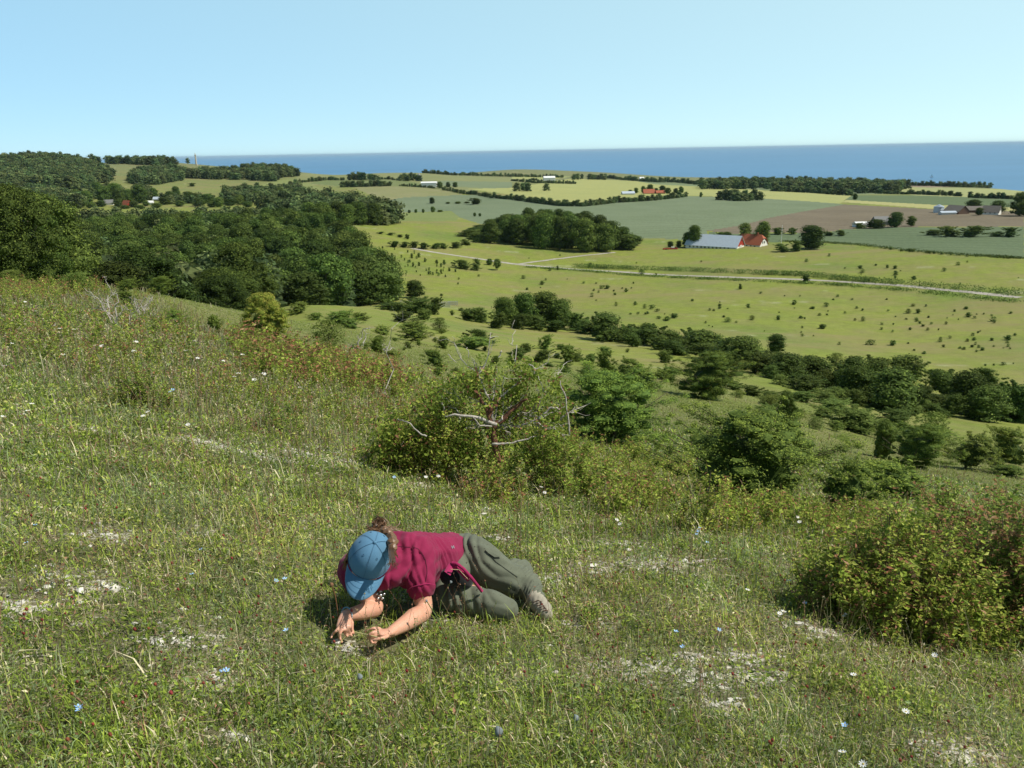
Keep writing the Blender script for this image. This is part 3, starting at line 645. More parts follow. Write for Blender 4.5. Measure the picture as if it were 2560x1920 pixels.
# ---------------------------------------------------------------- single plants, foot in the photo and size in photo pixels
S = put
topped('tree_near', 0, 72, 455, 7.5, 'tall dark tree rising at the left edge beside the slope', 'tree')
topped('tree_near', 62, 88, 515, 7, 'brownish dark tree just inside the left edge tree', 'tree')
def many(kind, lst, label, cat, group, **k):
    for x, y, h_, w_ in lst: put(kind, x, y, h_, w_, label, cat, group, **k)
for a in [
 ('tree',1037,745,43,57,'round broadleaf tree alone beside the end of the big wood','tree'),
 ('tree_lone',1243,675,27,26,'small round tree with bare trunk beside the gravel track','tree'),
 ('tree',1224,662,15,18,'smaller rounded tree just behind the lone round tree by the track','tree'),
 ('shrub',1196,661,14,16,'low dark bush left of the two small trees by the track','shrub'),
 ('shrub',1160,672,22,44,'broad grey green bush spreading left of the gravel track','shrub'),
 ('shrub_mid',1190,676,16,28,'small grey bush at the right end of the broad bush near the track','shrub'),
 ('tree',2027,622,56,76,'large rounded dark tree right of the farmhouse','tree'),
 ('tree',1906,612,56,48,'tall grey green tree directly behind the white farmhouse','tree'),
 ('tree_pale',1862,610,50,46,'yellow green tree behind the red farmhouse roof','tree'),
 ('tree',1735,618,52,42,'tall dark tree at the left end of the long barn','tree'),
 ('tree',1716,618,36,28,'lower dark tree left of the tall tree by the barn','tree'),
 ('shrub',1990,628,26,34,'round dark bush in front of the large tree right of the farmhouse','shrub'),
 ('shrub',1962,629,20,36,'dark bush beside the flagpole','shrub'),
 ('tree',1676,618,14,18,'small round tree above the red farm machine, left one','tree'),
 ('tree',1697,617,15,20,'small round tree above the red farm machine, right one','tree'),
 ('shrub',1795,600,20,30,'dark bush seen over the middle of the barn roof','shrub'),
 ('shrub',1822,600,20,32,'dark bush behind the right part of the barn roof','shrub'),
 ('shrub',1945,586,16,34,'low dark bush in the field left of the flagpole top','shrub'),
 ('shrub',1982,586,16,22,'rounded dark bush in the field right of the flagpole top','shrub'),
 ('shrub',2072,589,10,26,'left of two low dark bushes on the edge of the ploughed field','shrub'),
 ('shrub',2104,589,13,28,'right of two low dark bushes on the edge of the ploughed field','shrub'),
 ('tree',2190,571,22,50,'dark round tree clump beside the low white roof in the fields','tree'),
 ('tree',2238,568,36,46,'taller green tree beside the low white roof in the fields','tree'),
 ('tree_mid',2278,565,24,26,'small pale green tree at the right end of the field farm hedge','tree'),
 ('shrub',2150,571,13,32,'dark low hedge left of the low white roof farm','shrub'),
 ('shrub',2380,591,26,50,'left half of the broad dark bush mound in the green field','shrub'),
 ('shrub',2420,591,27,58,'right half of the broad dark bush mound in the green field','shrub'),
 ('shrub',2330,588,13,42,'low grey bush left of the broad dark mound in the green field','shrub'),
 ('shrub',2525,592,22,42,'rounded dark bush right of the broad mound in the green field','shrub'),
 ('shrub',2485,591,12,34,'low bush between the broad mound and the right hand bush','shrub'),
 ('tree',2435,520,20,46,'round dark tree behind the grey barns near the silo','tree'),
 ('tree',2548,540,56,60,'big dark tree at the right edge behind the distant farm','tree'),
 ('tree',2492,533,30,42,'dark tree between the distant farmhouse and the big right edge tree','tree'),
 ('tree',2447,538,18,26,'small dark tree in front of the distant grey barns','tree'),
 ('tree',2137,499,14,18,'single dark tree at the end of the distant hedge line','tree'),
 ('tree',1080,509,15,19,'single round tree standing in the grey green wheat field','tree'),
 ('shrub',1190,510,15,32,'rounded clump in the grey green wheat field right of the single tree','shrub'),
 ('tree',1752,493,12,10,'small single tree right of the red roofed distant farm','tree'),
 ('tree',984,532,9,11,'tiny tree at the tip of the middle wood','tree'),
 ('tree',1082,531,14,16,'largest of the small trees lined up on the edge of the grass field','tree'),
 ('juniper_gold',671,857,122,134,'golden green rounded juniper with cloud like clumps above the left slope','bush'),
 ('juniper_big',395,738,46,62,'dense rounded dark juniper on the upper left slope below the wood','bush'),
 ('juniper',443,815,38,56,'dark drooping juniper left of the golden juniper','bush'),
 ('juniper',537,836,48,46,'small dark upright juniper just left of the golden juniper','bush'),
 ('juniper',325,766,38,46,'dark juniper behind the bleached dead branches','bush'),
 ('juniper_spread',310,730,30,52,'flat topped juniper with bare stems near the wood edge','bush'),
 ('shrub_light',203,728,46,96,'bright green leafy shrub at the upper left below the wood','shrub'),
 ('shrub_light',30,708,32,92,'bright leafy shrub at the left edge of the slope','shrub'),
 ('shrub_light',826,877,76,108,'rounded light green leafy bush right of the golden juniper','shrub'),
 ('juniper',940,880,38,42,'small dark juniper with grey dead twigs on its right','bush'),
 ('juniper_spread',1045,857,50,96,'wide dark juniper on the slope left of centre','bush'),
 ('juniper',1110,872,32,40,'small dark juniper right of the wide one left of centre','bush'),
 ('juniper',1094,918,44,50,'dark juniper just above the dead branched bush','bush'),
 ('juniper_spread',1185,872,34,100,'low sprawling juniper behind the dead branched bush','bush'),
 ('shrub',1204,860,36,60,'rounded dark shrub behind the low sprawling juniper','shrub'),
 ('juniper',1359,873,34,38,'small dark bush alone in the grass above centre','bush'),
 ('juniper',1420,907,44,50,'dense round juniper in the middle of the slope','bush'),
 ('juniper',1513,930,54,48,'upright dark juniper left of the spreading pair','bush'),
 ('juniper_spread',1560,964,64,84,'spreading juniper with visible stems, left of a pair','bush'),
 ('juniper_spread',1611,992,78,110,'vase shaped juniper with bare dark stems, right of a pair','bush'),
 ('juniper_spread',1660,948,28,56,'low juniper behind the vase shaped juniper','bush'),
 ('shrub',1664,907,30,46,'small round dark bush below the hedgerow','shrub'),
 ('juniper_big',1758,996,112,180,'large bright topped juniper leaning right above the slope','bush'),
 ('juniper_big',1535,1104,190,300,'broad spreading juniper right behind the dead branched bush','bush'),
 ('juniper_column',1961,1065,90,62,'dark column shaped juniper standing alone on the right slope','bush'),
 ('juniper_big',1850,1256,255,430,'largest juniper, wide and shaggy, on the right of the slope','bush'),
 ('juniper_spread',1863,1094,52,96,'dark juniper just behind the largest juniper','bush'),
 ('juniper_column',2205,1146,98,62,'dark leaning juniper with bare trunk at the left of the right hand group','bush'),
 ('juniper_big',2278,1170,114,150,'dense rounded juniper in the middle of the right hand group','bush'),
 ('shrub_light',2330,1122,92,110,'bright green leafy shrub behind the right hand junipers','shrub'),
 ('juniper_spread',2413,1170,84,126,'spreading juniper with fan of bare stems in the right hand group','bush'),
 ('juniper',2533,1158,92,112,'dark juniper at the right edge beyond the red leaved bush','bush'),
 ('juniper_spread',2110,1290,125,170,'open juniper with pale bare stems behind the red leaved bush','bush'),
 ('juniper_spread',2260,1262,95,180,'low juniper with grey twigs behind the red leaved bush','bush'),
 ('juniper_spread',2512,1186,30,92,'low flat juniper near the right edge','bush'),
 ('shrub_mid',2130,1078,50,132,'low tangled shrub below the valley hedge','shrub'),
]: put(*a)
many('shrub', [(1290,900,27,45),(1345,906,32,50),(1318,879,22,35),(1412,931,22,40),(1473,913,25,38),(1470,943,18,40)], 'small dark bush in the rough grass of the middle slope', 'bush', 'small bushes on the middle slope')
many('juniper', [(500,742,14,40),(745,784,25,65),(838,808,30,80),(700,792,16,50),(575,748,14,46),(880,822,24,60),(630,760,14,40),(905,800,20,50),(960,838,22,50),(790,800,18,44)], 'low green juniper on the slope under the edge of the wood', 'bush', 'low junipers under the edge of the wood')
many('tree', [(1262,812,66,72),(1310,815,80,90),(1362,815,82,96),(1402,820,70,76)], 'dark rounded tree in the clump at the left end of the valley hedge', 'tree', 'trees of the clump in the valley')
many('shrub', [(1200,806,38,60),(1170,800,26,52),(1235,820,38,56),(1290,822,36,56),(1345,824,34,60),(1440,826,40,62),(1482,834,36,60),(1380,828,30,56)], 'low shrub around the clump of trees in the valley', 'shrub', 'shrubs around the clump in the valley')
many('shrub', [(1520,852,66,108),(1570,852,36,90),(1645,864,54,79),(1605,860,38,77),(1680,870,42,77),(1730,878,52,92),(1820,910,56,102),(1700,888,38,77),(1780,900,40,90),(1900,935,50,102),(2085,972,84,128),(2200,962,60,102),(2266,947,62,108),(2350,972,36,90),(2180,1010,60,102),(2380,992,62,92),(2470,962,42,67),(2535,1052,92,115),(2580,1042,92,128),(2330,1022,44,100),(2500,1010,50,115)], 'dark green shrub in the hedgerow crossing the valley', 'shrub', 'shrubs of the valley hedgerow')
many('tree', [(1760,884,56,120),(1860,922,78,115),(1960,950,66,128),(2026,954,62,115),(2135,1002,86,102),(2230,1030,106,166),(2412,1028,98,120),(2460,1052,86,128)], 'dark broad shrub like tree in the hedgerow crossing the valley', 'tree', 'trees of the valley hedgerow')
put('tree', 1940, 882, 46, 52, 'round dark tree standing just beyond the hedgerow in the meadow', 'tree')
many('shrub_mid', [(1715,882,34,56),(2000,1002,26,70),(1880,988,26,60),(2060,1010,28,70),(1800,960,22,60),(1840,975,22,50),(2100,1032,32,110),(1930,1000,24,60),(2300,1024,58,60),(2230,1060,36,90)], 'light green bramble shrub at the foot of the valley hedgerow', 'shrub', 'brambles at the foot of the hedgerow')
many('shrub_light', [(1452,824,28,42),(2090,915,32,60),(1940,905,24,50),(1100,827,32,58),(1040,820,22,50)], 'pale flowering shrub along the edge of the meadow', 'shrub', 'pale flowering shrubs')
many('shrub', [(1040,782,34,100),(1000,804,26,56),(1082,786,40,42),(985,777,22,80),(1060,800,24,50)], 'dark shrub at the meadow gate beyond the wood', 'shrub', 'shrubs by the meadow gate')
put('juniper', 1130, 788, 13, 16, 'tiny dark cone shaped bush in the meadow past the gate', 'bush'); put('shrub', 1149, 777, 7, 14, 'tiny low dark bush beside the cone shaped one', 'bush')
many('shrub', [(985,616,14,30),(1010,618,13,26),(1035,619,14,28),(1060,621,15,28),(1085,621,13,28),(1110,621,13,28),(1140,620,14,30),(1020,598,12,12),(950,584,5,18),(975,588,6,20),(1000,593,6,20),(1170,612,14,30),(1190,606,14,26),(1215,604,16,30)], 'low dark bush in the row along the foot of the grove', 'bush', 'bushes in the row left of the grove')
many('tree', [(1023,533,8,9),(1040,532,9,10),(1058,532,9,10),(1100,530,5,20),(1187,541,9,8),(1200,541,8,8),(1120,509,4,16),(1145,509,5,22),(1168,508,4,18)], 'tiny dark tree dotted along the field edge beyond the wood', 'tree', 'tiny trees along the field edges', name='broadleaf_tree', parts=False)
many('tree', [(1575,485,10,14),(1590,483,13,14),(1608,482,16,16),(1625,480,18,20),(1655,482,17,22),(1670,484,14,18),(1690,484,13,16),(1702,483,16,14),(1640,483,12,16)], 'dark tree around the distant red roofed farm', 'tree', 'trees around the distant red roofed farm', parts=False)
many('tree', [(1100,471,16,22),(1120,469,13,14),(1138,468,12,16),(1045,452,14,24),(1020,452,12,20)], 'dark tree beside the distant white farm building', 'tree', 'trees beside the distant white farm', parts=False)
many('tree', [(220,513,34,44),(262,508,40,44),(300,508,36,40),(350,508,44,50),(192,505,30,40),(325,505,30,30),(295,517,17,26),(335,518,15,30),(255,517,16,28),(365,515,12,24),(410,512,18,34),(450,516,14,30),(500,514,16,34),(530,518,14,36),(575,514,16,40),(620,518,14,34),(230,520,12,30),(200,518,20,40),(312,522,9,26),(350,523,10,30),(390,520,12,34),(640,500,20,30),(675,505,20,34),(590,495,16,28),(470,500,20,36),(385,498,26,34),(290,500,40,40),(245,496,38,38),(425,505,26,32),(442,500,32,26),(480,508,24,44),(520,508,22,40),(548,514,18,36),(600,512,24,30),(646,505,26,34),(660,515,22,26),(700,500,30,34)], 'dark garden tree standing among the village houses', 'tree', 'trees of the village', parts=False)
put('tree_pale', 574, 498, 22, 28, 'yellow green round tree near the village meadow', 'tree', parts=False)
put('tree_mid', 495, 516, 20, 34, 'silvery green rounded tree right of the village houses', 'tree', parts=False)
put('tree_mid', 548, 518, 24, 26, 'silvery willow like tree below the village meadow', 'tree', parts=False)
put('shrub', 480, 466, 8, 22, 'dark bush on top of the bright green hill', 'bush')
# the many low bushes between the named ones
g = np.random.default_rng(77)
MS = [(700,800),(900,830),(1000,790),(1180,810),(1450,850),(1700,910),(1720,960),(1650,1000),(1450,990),(1250,960),(1100,940),(950,920),(780,870)]
k = 0
while k < 46:
    x, y = g.uniform(700, 1720), g.uniform(790, 1000)
    if inpoly(np.array([x]), np.array([y]), MS)[0]:
        h_ = g.uniform(9, 24)*(.6+.5*(y-780)/200); put(['juniper', 'shrub', 'shrub_mid', 'juniper_spread', 'juniper'][k % 5], x, y, h_, h_*g.uniform(1.2, 2.4), 'low green bush or juniper tuft among the larger ones of the middle slope', 'bush', 'low bushes between the junipers of the middle slope', name='low_bush'); k += 1
hp_ = np.array([(1440,834),(1520,856),(1600,870),(1680,884),(1760,900),(1820,925),(1900,950),(1980,975),(2060,990),(2140,1015),(2230,1035),(2320,1040),(2420,1045),(2540,1065)], float)
for k in range(46):
    u = k/45*(len(hp_)-1)+g.uniform(-.15, .15); u = min(max(u, 0), len(hp_)-1.01); i = int(u); p_ = hp_[i]+(hp_[i+1]-hp_[i])*(u-i)
    s_ = .7+.5*u/len(hp_); put(['shrub', 'shrub_mid', 'shrub', 'shrub_light', 'shrub'][k % 5], p_[0]+g.uniform(-10, 10), p_[1]-8+g.uniform(-14, 10), g.uniform(22, 50)*s_, g.uniform(50, 90)*s_, 'leafy shrub filling the valley hedgerow between its darker trees', 'shrub', 'filling shrubs of the valley hedgerow', name='shrub')
for k in range(30):
    x = g.uniform(1740, 2500); y = np.interp(x, [1740, 1900, 2100, 2300, 2500], [950, 1000, 1060, 1090, 1130])+g.uniform(-14, 40)
    put(['shrub_mid', 'shrub_light', 'juniper_spread'][k % 3], x, y, g.uniform(10, 30), g.uniform(30, 80), 'low tangled bramble or bush in the rough grass below the hedgerow', 'bush', 'low brambles below the hedgerow', name='bramble_bush')
# field edge below the wheat
g = np.random.default_rng(78); fe = [(2070,608),(2150,614),(2260,627),(2400,639),(2480,643),(2559,648)]
for k in range(18):
    x = g.uniform(2070, 2559); y = np.interp(x, [p[0] for p in fe], [p[1] for p in fe]); h_ = g.uniform(3, 8); put('tuft', x, y+1, h_, h_*1.6, 'tiny dark bush on the grassy edge between wheat field and meadow', 'bush', 'tiny bushes on the field edge', name='bush')
# bushes by the track
for a in [('tuft',1604,688,14,19,'dark bush overhanging the near edge of the gravel track','bush'),('tuft',2014,706,19,25,'rounded dark bush at the bend of the gravel track','bush'),('tuft',1850,723,14,13,'small upright bush in the meadow below the track','bush'),
 ('tuft',1640,690,7,12,'tiny bush by the track right of the overhanging bush','bush'),('tuft',1394,675,11,9,'small upright bush at the edge of the track near the fork','bush'),('tuft',1374,677,8,12,'low bush beside the track fork','bush'),('tuft',1475,667,10,14,'small bush on the slope above the track','bush')]: put(*a)
# small bushes dotted over the meadow
g = np.random.default_rng(21); MP = [(1070,690),(1300,690),(1500,700),(1900,725),(2300,755),(2559,780),(2559,930),(2330,900),(2000,850),(1700,810),(1450,770),(1180,760),(1080,740)]
MP2 = [(1300,635),(1500,640),(1900,655),(2000,625),(2200,640),(2559,665),(2559,730),(2300,705),(2000,680),(1600,665),(1300,650)]
spots = [(1308,697),(1355,711),(1503,722),(1518,722),(1612,771),(1630,773),(1685,795),(1667,802),(1820,805),(1985,760),(1870,770),(2065,767),(2270,783),(2295,783),(2420,792),(2483,803),(2157,803),(2055,822),(2178,862),(2232,863),(2350,855),(2520,850),(2395,663),(2150,672),(2156,682),(2240,688),(2237,672),(2285,699),(2016,655),(2073,641),(2218,670),(2360,678),(1880,800),(1945,800),(1565,730),(1480,742),(1540,765)]
xs = []
while len(xs) < 150:
    x, y = g.uniform(1070, 2559), g.uniform(630, 930)
    P_ = MP if g.random() < .72 else MP2
    if inpoly(np.array([x]), np.array([y]), P_)[0] and waves(x, y*2.5, 260, 5)+.35*g.normal() > .12: xs.append((x, y))
for k, (x, y) in enumerate(spots+xs):
    big = k < len(spots); f = (y-560)/250
    h_ = (11 if big else g.uniform(3.0, 7))*(.55+.5*f); w_ = h_*g.uniform(1.3, 2.2)
    put('tuft' if k % 4 else 'shrub_light', x, y, h_, w_, 'dark bush dotted over the open meadow' if big else 'tiny low bush or tussock dotted over the open meadow', 'bush', 'larger bushes dotted over the meadow' if big else 'tiny bushes dotted over the meadow', name='bush')
OR = [(905,615),(985,620),(1100,650),(1140,680),(1100,700),(1010,685),(930,640)]
n = 0
while n < 55:
    x, y = g.uniform(905, 1140), g.uniform(612, 700)
    if inpoly(np.array([x]), np.array([y]), OR)[0]:
        h_ = g.uniform(4, 12); put('tuft', x, y, h_, h_*g.uniform(.7, 1.1), 'small young tree in the scattered plantation beyond the wood', 'tree', 'young trees of the scattered plantation', name='sapling'); n += 1
# verges of tall grass along the track
def verge(name, pl, h_, w_, n, label):
    pl = np.array(pl, float); g = np.random.default_rng(len(pl)); u = np.sort(g.uniform(0, len(pl)-1, n))
    P = hit(np.interp(u, range(len(pl)), pl[:, 0]), np.interp(u, range(len(pl)), pl[:, 1])); P = P[~np.isnan(P[:, 0])]
    P = np.repeat(P, 40, 0); m = len(P)
    P = P+np.stack([g.normal(size=m)*1.6, g.normal(size=m)*w_, np.zeros(m)], 1); P[:, 2] = height(P[:, 0], P[:, 1])+g.uniform(0, h_, m)
    v, q, c_ = leaves(g, P, unit(g.normal(size=(m, 3))+np.array([0, -.3, .6])), .55, .4, G_MID, [2, 3, 3, 2])
    tag(link(name, mesh_data(name, v, [q], c_, [M_TREE])), label, 'grass', None, 'stuff')
verge('tall_grass', [(1440,668),(1510,671),(1600,674),(1750,679),(1920,686),(2020,690),(2130,702),(2250,711),(2559,738)], 1.7, 1.5, 330, 'dark green bank of tall grass above the gravel track')
verge('tall_grass', [(1310,668),(1450,677),(1600,690),(1750,697),(1920,704),(2100,713),(2300,729),(2540,756)], .7, .9, 220, 'strip of tall grass along the near side of the track')
verge('tall_grass', [(1960,604),(2070,607),(2150,613),(2260,626),(2400,638),(2480,642),(2559,647)], .8, .7, 150, 'pale grassy edge between the wheat field and the meadow')
# ---------------------------------------------------------------- buildings, masts, boats
M_WALL = flatmat('white_render', (.78, .76, .7), .8, .06, 2); M_RED = flatmat('red_boards', (.35, .035, .02), .7, .15, 3); M_TILE = flatmat('red_roof_tiles', (.36, .105, .05), .75, .2, 4)
M_METAL = flatmat('grey_blue_roof_sheets', (.46, .52, .58), .5, .06, 1, spec=.4); M_GLASS = flatmat('dark_window', (.03, .035, .04), .15, .05, 1, spec=.6); M_GREY = flatmat('grey_roof', (.2, .2, .19), .8, .15, 3)
M_BROWN = flatmat('brown_boards', (.13, .08, .055), .8, .2, 2); M_ROOFB = flatmat('weathered_roof', (.17, .15, .125), .85, .25, 2)
M_STEEL = flatmat('silo_steel', (.5, .56, .62), .35, .08, 3, metal=.6); M_STONE = flatmat('stone', (.5, .44, .33), .85, .15, 3); M_WHITE = flatmat('white_paint', (.82, .82, .8), .5, .04, 3); M_CONC = flatmat('pale_concrete', (.6, .58, .53), .9, .1, 2)
def house(name, pos, rz, Lx, Wy, hw, hr, wall, roof, label, cat, group=None, hip=0.0, gable=None, wins=(), chim=(), over=.4, doors=()):
    """gabled building, long axis along x; wins: (side, x, z, w, h), side -1 faces the viewer"""
    t = empty(name, pos, rz); tag(t, label, cat, group)
    a, b = Lx/2, Wy/2
    m = MB().box((-a, -b, -1.5), (a, b, hw))
    m.add([(-a, -b, hw), (-a, b, hw), (-a+.001, 0, hw+hr*(1-hip)), (a, -b, hw), (a, b, hw), (a-.001, 0, hw+hr*(1-hip))], t=[(0, 2, 1), (3, 4, 5)])
    m.build('wall', wall, t)
    if gable:
        for s_ in (-1, 1):
            x = s_*(a+.06); y1 = b*(1-hip)
            MB().add([(x, -b, hw-.1), (x, b, hw-.1), (x, b*hip, hw+hr*(1-hip)), (x, -b*hip, hw+hr*(1-hip))], [(0, 1, 2, 3)]).build('gable', gable, t)
    o = over; th = .18; e = hw-o*hr/b
    r = MB(); hx = hip*Wy*.5
    for s_ in (-1, 1):
        v = np.array([(-a-o, s_*(b+o), e), (a+o, s_*(b+o), e), (a+o-hx, 0, hw+hr), (-a-o+hx, 0, hw+hr)])
        if hip:   # half hips
            zz = hw+hr*(1-hip*.9); yy = b*hip*.9
            v = np.array([(-a-o, s_*(b+o), e), (a+o, s_*(b+o), e), (a+o, s_*yy, zz), (a+o-hx, 0, hw+hr), (-a-o+hx, 0, hw+hr), (-a-o, s_*yy, zz)])
            vv = np.concatenate([v, v-np.array([0, 0, th])])
            r.add(vv, q=[(0, 1, 2, 5), (2, 3, 4, 5), (6, 11, 8, 7), (0, 6, 7, 1), (1, 7, 8, 2), (0, 5, 11, 6)])
        else:
            vv = np.concatenate([v, v-np.array([0, 0, th])]); r.add(vv, q=[(0, 1, 2, 3), (4, 7, 6, 5), (0, 4, 5, 1), (1, 5, 6, 2), (0, 3, 7, 4)])
    if hip:
        for s_ in (-1, 1):
            zz = hw+hr*(1-hip*.9); yy = b*hip*.9; x = s_*(a+o)
            r.add([(x, -yy, zz), (x, yy, zz), (s_*(a+o-hx), 0, hw+hr)], t=[(0, 1, 2)])
    ro = r.build('roof', roof, t)
    for cx in chim: MB().box((cx-.4, -.4, hw+hr*.6), (cx+.4, .4, hw+hr+1.0)).build('chimney', roof if roof is M_TILE else wall, ro)
    for s_, x, z, w_, h_ in wins:
        if s_ in (-1, 1):
            y = s_*(b+.03); f = MB().box((x-w_/2, min(y, y-s_*.05), z), (x+w_/2, max(y, y-s_*.05), z+h_)).build('window', M_GLASS, t)
            MB().box((x-w_/2, y-.03, z+h_/2-.05), (x+w_/2, y+.03*1.5, z+h_/2+.05)).build('glazing_bar', M_WHITE, f)
        else:
            xx = (a+.09)*(1 if s_ == 2 else -1); MB().box((xx-.04, x-w_/2, z), (xx+.04, x+w_/2, z+h_)).build('window', M_GLASS, t)
    for s_, x, w_, h_ in doors:
        xx = (a+.1)*(1 if s_ == 2 else -1)
        if s_ == 2: MB().box((xx-.05, x-w_/2, -.5), (xx+.05, x+w_/2, h_)).build('door', M_CONC, t)
        else: MB().box((x-w_/2, -b-.08, 0), (x+w_/2, -b+.02, h_)).build('door', M_GLASS, t)
    return t
def face(x1, y1, x2, y2, r):
    """heading between two columns of the photo at distance r"""
    p, q = at(x1, r), at(x2, r if y2 is None else y2); return math.atan2(q[1]-p[1], q[0]-p[0])
# farm in the meadow: barn from column 1745 to 1855, farmhouse 1855 to 1925
R0 = 452
pb = at(1797, R0)
zb = CAMZ-float(az_tan(1797, 623)[1])*R0
house('barn', (pb[0], pb[1], zb), math.radians(-37), 29, 11, 2.6, 5.2, M_WALL, M_METAL, 'long white barn with a pale blue grey metal roof and red gable beside the farmhouse', 'barn', gable=M_RED,
      wins=[(-1, -12+2.2*i, 1.0, 1.0, 1.1) for i in range(11)]+[(2, 0, 5.0, 1.0, .9)], doors=[(2, 0, 3.0, 3.0)], over=.5)
pf = at(1891, R0+5); zf = CAMZ-float(az_tan(1891, 622)[1])*(R0+5)
house('farmhouse', (pf[0], pf[1], zf), math.radians(-45), 14.5, 8.5, 3.1, 4.8, M_WALL, M_TILE, 'white farmhouse with a red tiled half hipped roof', 'house', hip=.45,
      wins=[(-1, -5+2.3*i, 1.0, .9, 1.3) for i in range(5)]+[(2, -1.4, 3.4, .8, 1.2), (2, .5, 3.4, .8, 1.2), (2, 1.5, .8, .8, 1.2), (2, -1.8, .8, .8, 1.2)], chim=(3.4,), over=.35)
def wallseg(name, pts, h, th, mat, label, cat, zoff=0):
    m = MB()
    for (a, b) in zip(pts[:-1], pts[1:]):
        a = np.array(a, float); b = np.array(b, float); d = b-a; L_ = np.hypot(d[0], d[1]); n = np.array([-d[1], d[0], 0])/L_*th/2
        v = [a-n, b-n, b+n, a+n]; v = [p+np.array([0, 0, -.6]) for p in v]+[p+np.array([0, 0, h]) for p in v]
        m.add(v, [(0, 1, 2, 3), (4, 7, 6, 5), (0, 4, 5, 1), (1, 5, 6, 2), (2, 6, 7, 3), (3, 7, 4, 0)])
    return tag(m.build(name, mat), label, cat)
def ph(x, y, r): p = at(x, r); return (p[0], p[1], CAMZ-float(az_tan(x, y)[1])*r)
wallseg('garden_wall', [ph(1872, 629, 446), ph(1905, 626, 445), ph(1950, 629, 443)], .7, .5, M_WHITE, 'low white garden wall in front of the farmhouse', 'wall')
wallseg('yard_wall', [ph(1723, 630, 449), ph(1744, 628, 450)], .6, .5, M_CONC, 'low pale wall at the left end of the barn', 'wall')
fp = at(1967, 455); t = empty('flagpole', (fp[0], fp[1], fp[2])); tag(t, 'tall thin white flagpole right of the farmhouse', 'flagpole')
MB().tube([(0, 0, -.5), (0, 0, 10.5)], [.13, .08], 6).build('pole', M_WHITE, t); MB().blob((0, 0, 10.6), .16, 1, 0).build('finial', M_WHITE, t)
M_MACH = flatmat('red_machine_paint', (.45, .06, .03), .5, .2, 3); M_TYRE = flatmat('rubber', (.02, .02, .02), .8, .2, 3)
mp_ = ph(1683, 626, 448); t = empty('farm_machine', mp_, .1); tag(t, 'long red farm implement parked left of the barn', 'farm machine')
m = MB().box((-4, -.8, .7), (4, .8, .95))
for i in range(9): m.box((-3.8+i*.9, -1, .2), (-3.7+i*.9, 1, 1.2))
m.box((-4, -.1, .95), (4, .1, 1.3)); m.build('frame', M_MACH, t); MB().box((.5, -.6, 1.3), (2.3, .6, 1.9)).build('hopper', M_CONC, t)
for x in (-2.5, 2.5):
    for y in (-1.1, 1.1):
        c_ = [(x+.5*math.cos(a), y, .5+.5*math.sin(a)) for a in np.linspace(0, 6.28, 14)]; MB().tube(c_, .14, 5, cap=False).build('wheel', M_TYRE, t)
# distant farms
def hs(name, x, y, L_, W_, hw, hr, wall, roof, label, rz=-.2, **k):
    p = hit(x, y)[0]; return house(name, tuple(p), rz, L_, W_, hw, hr, wall, roof, label, k.pop('cat', 'house'), **k)
hs('barn', 2390, 534, 14, 10, 2.4, 3.8, M_BROWN, M_ROOFB, 'distant grey roofed barn with brown gable beside the silo', -1.25, cat='barn', wins=[(-1, 0, .8, 2, 1.6)])
hs('farmhouse', 2478, 536, 11, 8, 2.2, 4.2, M_WALL, M_ROOFB, 'distant white farmhouse with steep dark roof near the right edge', -.75, wins=[(-1, -3, 1, 1, 1.2), (-1, 0, 1, 1, 1.2), (-1, 3, 1, 1, 1.2), (2, 0, 3, 1, 1.2)])
hs('shed', 2368, 536, 11, 5, 1.6, .9, M_CONC, M_METAL, 'low pale shed with light roof in front of the silo', 0, cat='shed')
hs('shed', 2440, 531, 15, 8, 2.2, 2.6, M_BROWN, M_ROOFB, 'long dark brown shed between the distant barn and farmhouse', -.1, cat='shed')
sp_ = hit(2346, 531)[0]; t = empty('silo', tuple(sp_)); tag(t, 'round steel grain silo with a conical lid beside the distant barns', 'silo')
k_ = depth(sp_)/FPX; rr_ = 12*k_
MB().tube([(0, 0, -.3), (0, 0, 14*k_)], [rr_, rr_], 18).build('bin', M_STEEL, t)
m = MB(); th = np.arange(18)*2*PI/18; m.add(np.concatenate([np.stack([np.cos(th)*rr_*1.05, np.sin(th)*rr_*1.05, th*0+14*k_+.05], 1), [[0, 0, 20*k_]]]), t=[(i, (i+1) % 18, 18) for i in range(18)]); m.build('lid', M_STEEL, t)
for i in range(3): MB().tube([(rr_*1.02*math.cos(a), rr_*1.02*math.sin(a), (3+4*i)*k_) for a in np.linspace(0, 6.283, 19)], .06, 4, cap=False).build('rib', M_STEEL, t)
hs('farm_building', 2165, 566, 15, 7, 1.8, 1.4, M_WALL, M_WHITE, 'low building with a white roof among the bushes in the ploughed field', 0.05, cat='building')
hs('farm_building', 2200, 562, 9, 7, 2.5, 3, M_GREY, M_GREY, 'dark gabled building behind the bushes in the ploughed field', 0.05, cat='building')
hs('farmhouse', 1622, 484, 14, 8, 1.2, 4.4, M_TILE, M_TILE, 'distant red roofed farmhouse among trees between yellow fields', .05)
hs('farm_building', 1650, 484, 11, 7, 1.6, 2.4, M_TILE, M_TILE, 'small orange roofed wing right of the distant red roofed farmhouse', .1, cat='building')
hs('shed', 1570, 486, 15, 8, 1.6, 2.2, M_CONC, M_METAL, 'distant shed with a grey blue roof left of the red roofed farm', .1, cat='shed')
hs('farm_building', 1073, 468, 21, 9, 6.0, 1.4, M_WALL, M_WHITE, 'distant white building between fields left of centre', .0, cat='building')
hs('house', 1048, 452, 8, 8, 4, 7, M_WALL, M_GREY, 'tiny white gabled house among trees near the coast, left of centre', 1.4)
hs('farm_building', 1373, 452, 22, 10, 6, 3, M_WALL, M_WHITE, 'distant white farm building near the coast in the middle', .1, cat='building')
